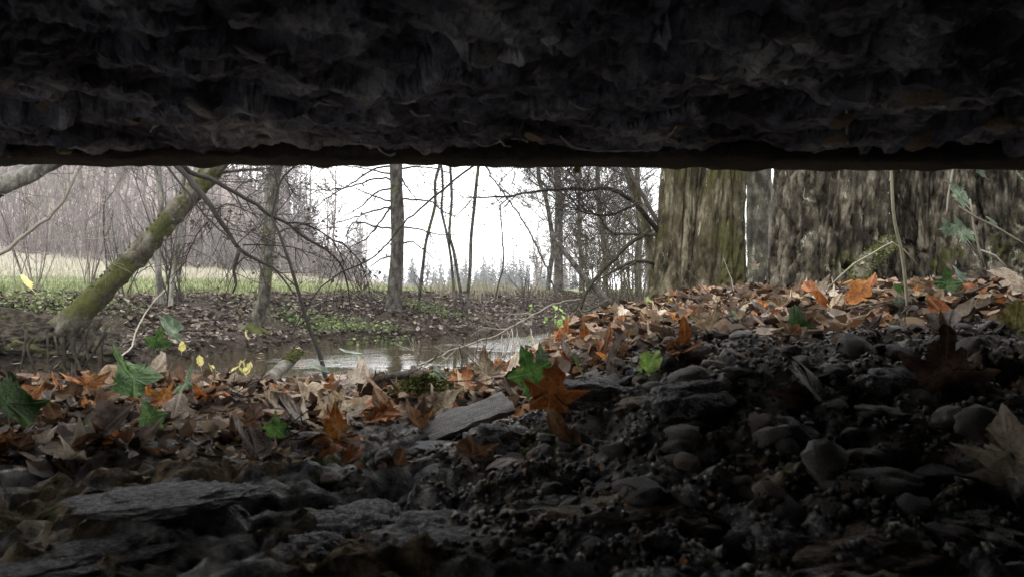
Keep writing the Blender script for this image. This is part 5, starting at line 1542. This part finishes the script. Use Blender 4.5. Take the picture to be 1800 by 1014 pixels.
for px, py, s, t in ((1686, 343, 54, (60, 10, 80)), (1692, 407, 52, (55, 0, 100)), (1745, 391, 24, (50, 0, 80)), (1722, 302, 30, (50, 0, 80)), (1790, 306, 26, (55, 0, 60)), (1708, 440, 26, (60, 0, 60)), (1668, 402, 34, (65, 10, 120))):
    o = face(px, py, 1.79, s, 'ivy', 'bluegreen', None, t, .4, px % 7, name='leaf')
    for k in ('label', 'category'):
        if k in o.keys(): del o[k]
    under(o, iv)
# seedling by the water and pale leafy shrublet at the stream bend
def seedling(px, py, d, label, n, h, seed, sz=.03, colr='lime', sp=.05):
    r = random.Random(seed); base = P(px, py, d); t = thing('seedling', base, label, 'plant')
    mb = MB(); tips = []
    for k in range(n):
        q = (base[0]+r.gauss(0, sp), base[1]+r.gauss(0, sp), base[2]+h*r.uniform(.4, 1.1))
        pts = spline([base, tuple((base[i]+q[i])/2+r.gauss(0, .01) for i in range(3)), q], .02)
        mb.tube(pts, taper(len(pts), .0016, .0009), 4, r.random()); tips += [q, pts[len(pts)//2]]
    under(mb.build('stems', M_TW_M), t)
    for q in tips:
        me = leaf_me('oval', colr, r.randrange(3), .6, False)
        o = bpy.data.objects.new('leaf', me); C.objects.link(o); o.location = q; o.scale = (sz*r.uniform(.6, 1.2),)*3
        o.rotation_euler = (math.radians(r.gauss(50, 25)), r.gauss(0, .3), r.uniform(0, 6.28)); under(o, t)
seedling(412, 668, 2.1, 'small pale green seedling on the rim at the left water edge', 5, .055, 31, .026, 'yellow', .025)
seedling(985, 590, 5.6, 'pale leafy plant at the stream bend below the feathery tree', 16, .20, 32, .045, 'lime', .10)
seedling(955, 618, 5.2, 'low pale green plant beside the dead reeds', 9, .10, 33, .04, 'lime', .07)
seedling(1154, 548, 3.2, 'young green shoot at the left foot of the olive tree', 4, .05, 34, .035, 'lime', .03)
seedling(1300, 585, 1.75, 'small pale shoot in the litter before the olive tree', 5, .03, 35, .022, 'bluegreen', .03)

# ------------------------------------------------------------------ haze
M_HAZE = bpy.data.materials.new('haze'); M_HAZE.use_nodes = True
nt = M_HAZE.node_tree
for n in list(nt.nodes): nt.nodes.remove(n)
ho = nt.nodes.new('ShaderNodeOutputMaterial'); hv = nt.nodes.new('ShaderNodeVolumePrincipled')
hv.inputs['Color'].default_value = (.93, .95, 1.0, 1)
hv.inputs['Density'].default_value = 0.0015
hv.inputs['Anisotropy'].default_value = 0.2
hv.inputs['Density Attribute'].default_value = ''
nt.links.new(hv.outputs[0], ho.inputs['Volume'])
mb = MB()
zmax = 24.0; zmin = float(Zg.min())-1.5
a, b = -425, 425
mb.v = [(a, a, zmin), (b, a, zmin), (b, b, zmin), (a, b, zmin), (a, a, zmax), (b, a, zmax), (b, b, zmax), (a, b, zmax)]
mb.f = [(0, 3, 2, 1), (4, 5, 6, 7), (0, 1, 5, 4), (1, 2, 6, 5), (2, 3, 7, 6), (3, 0, 4, 7)]; mb.t = [0]*8
tag(mb.build('haze', M_HAZE, smooth=False), 'thin pale autumn haze over the meadow', None, None, 'stuff')
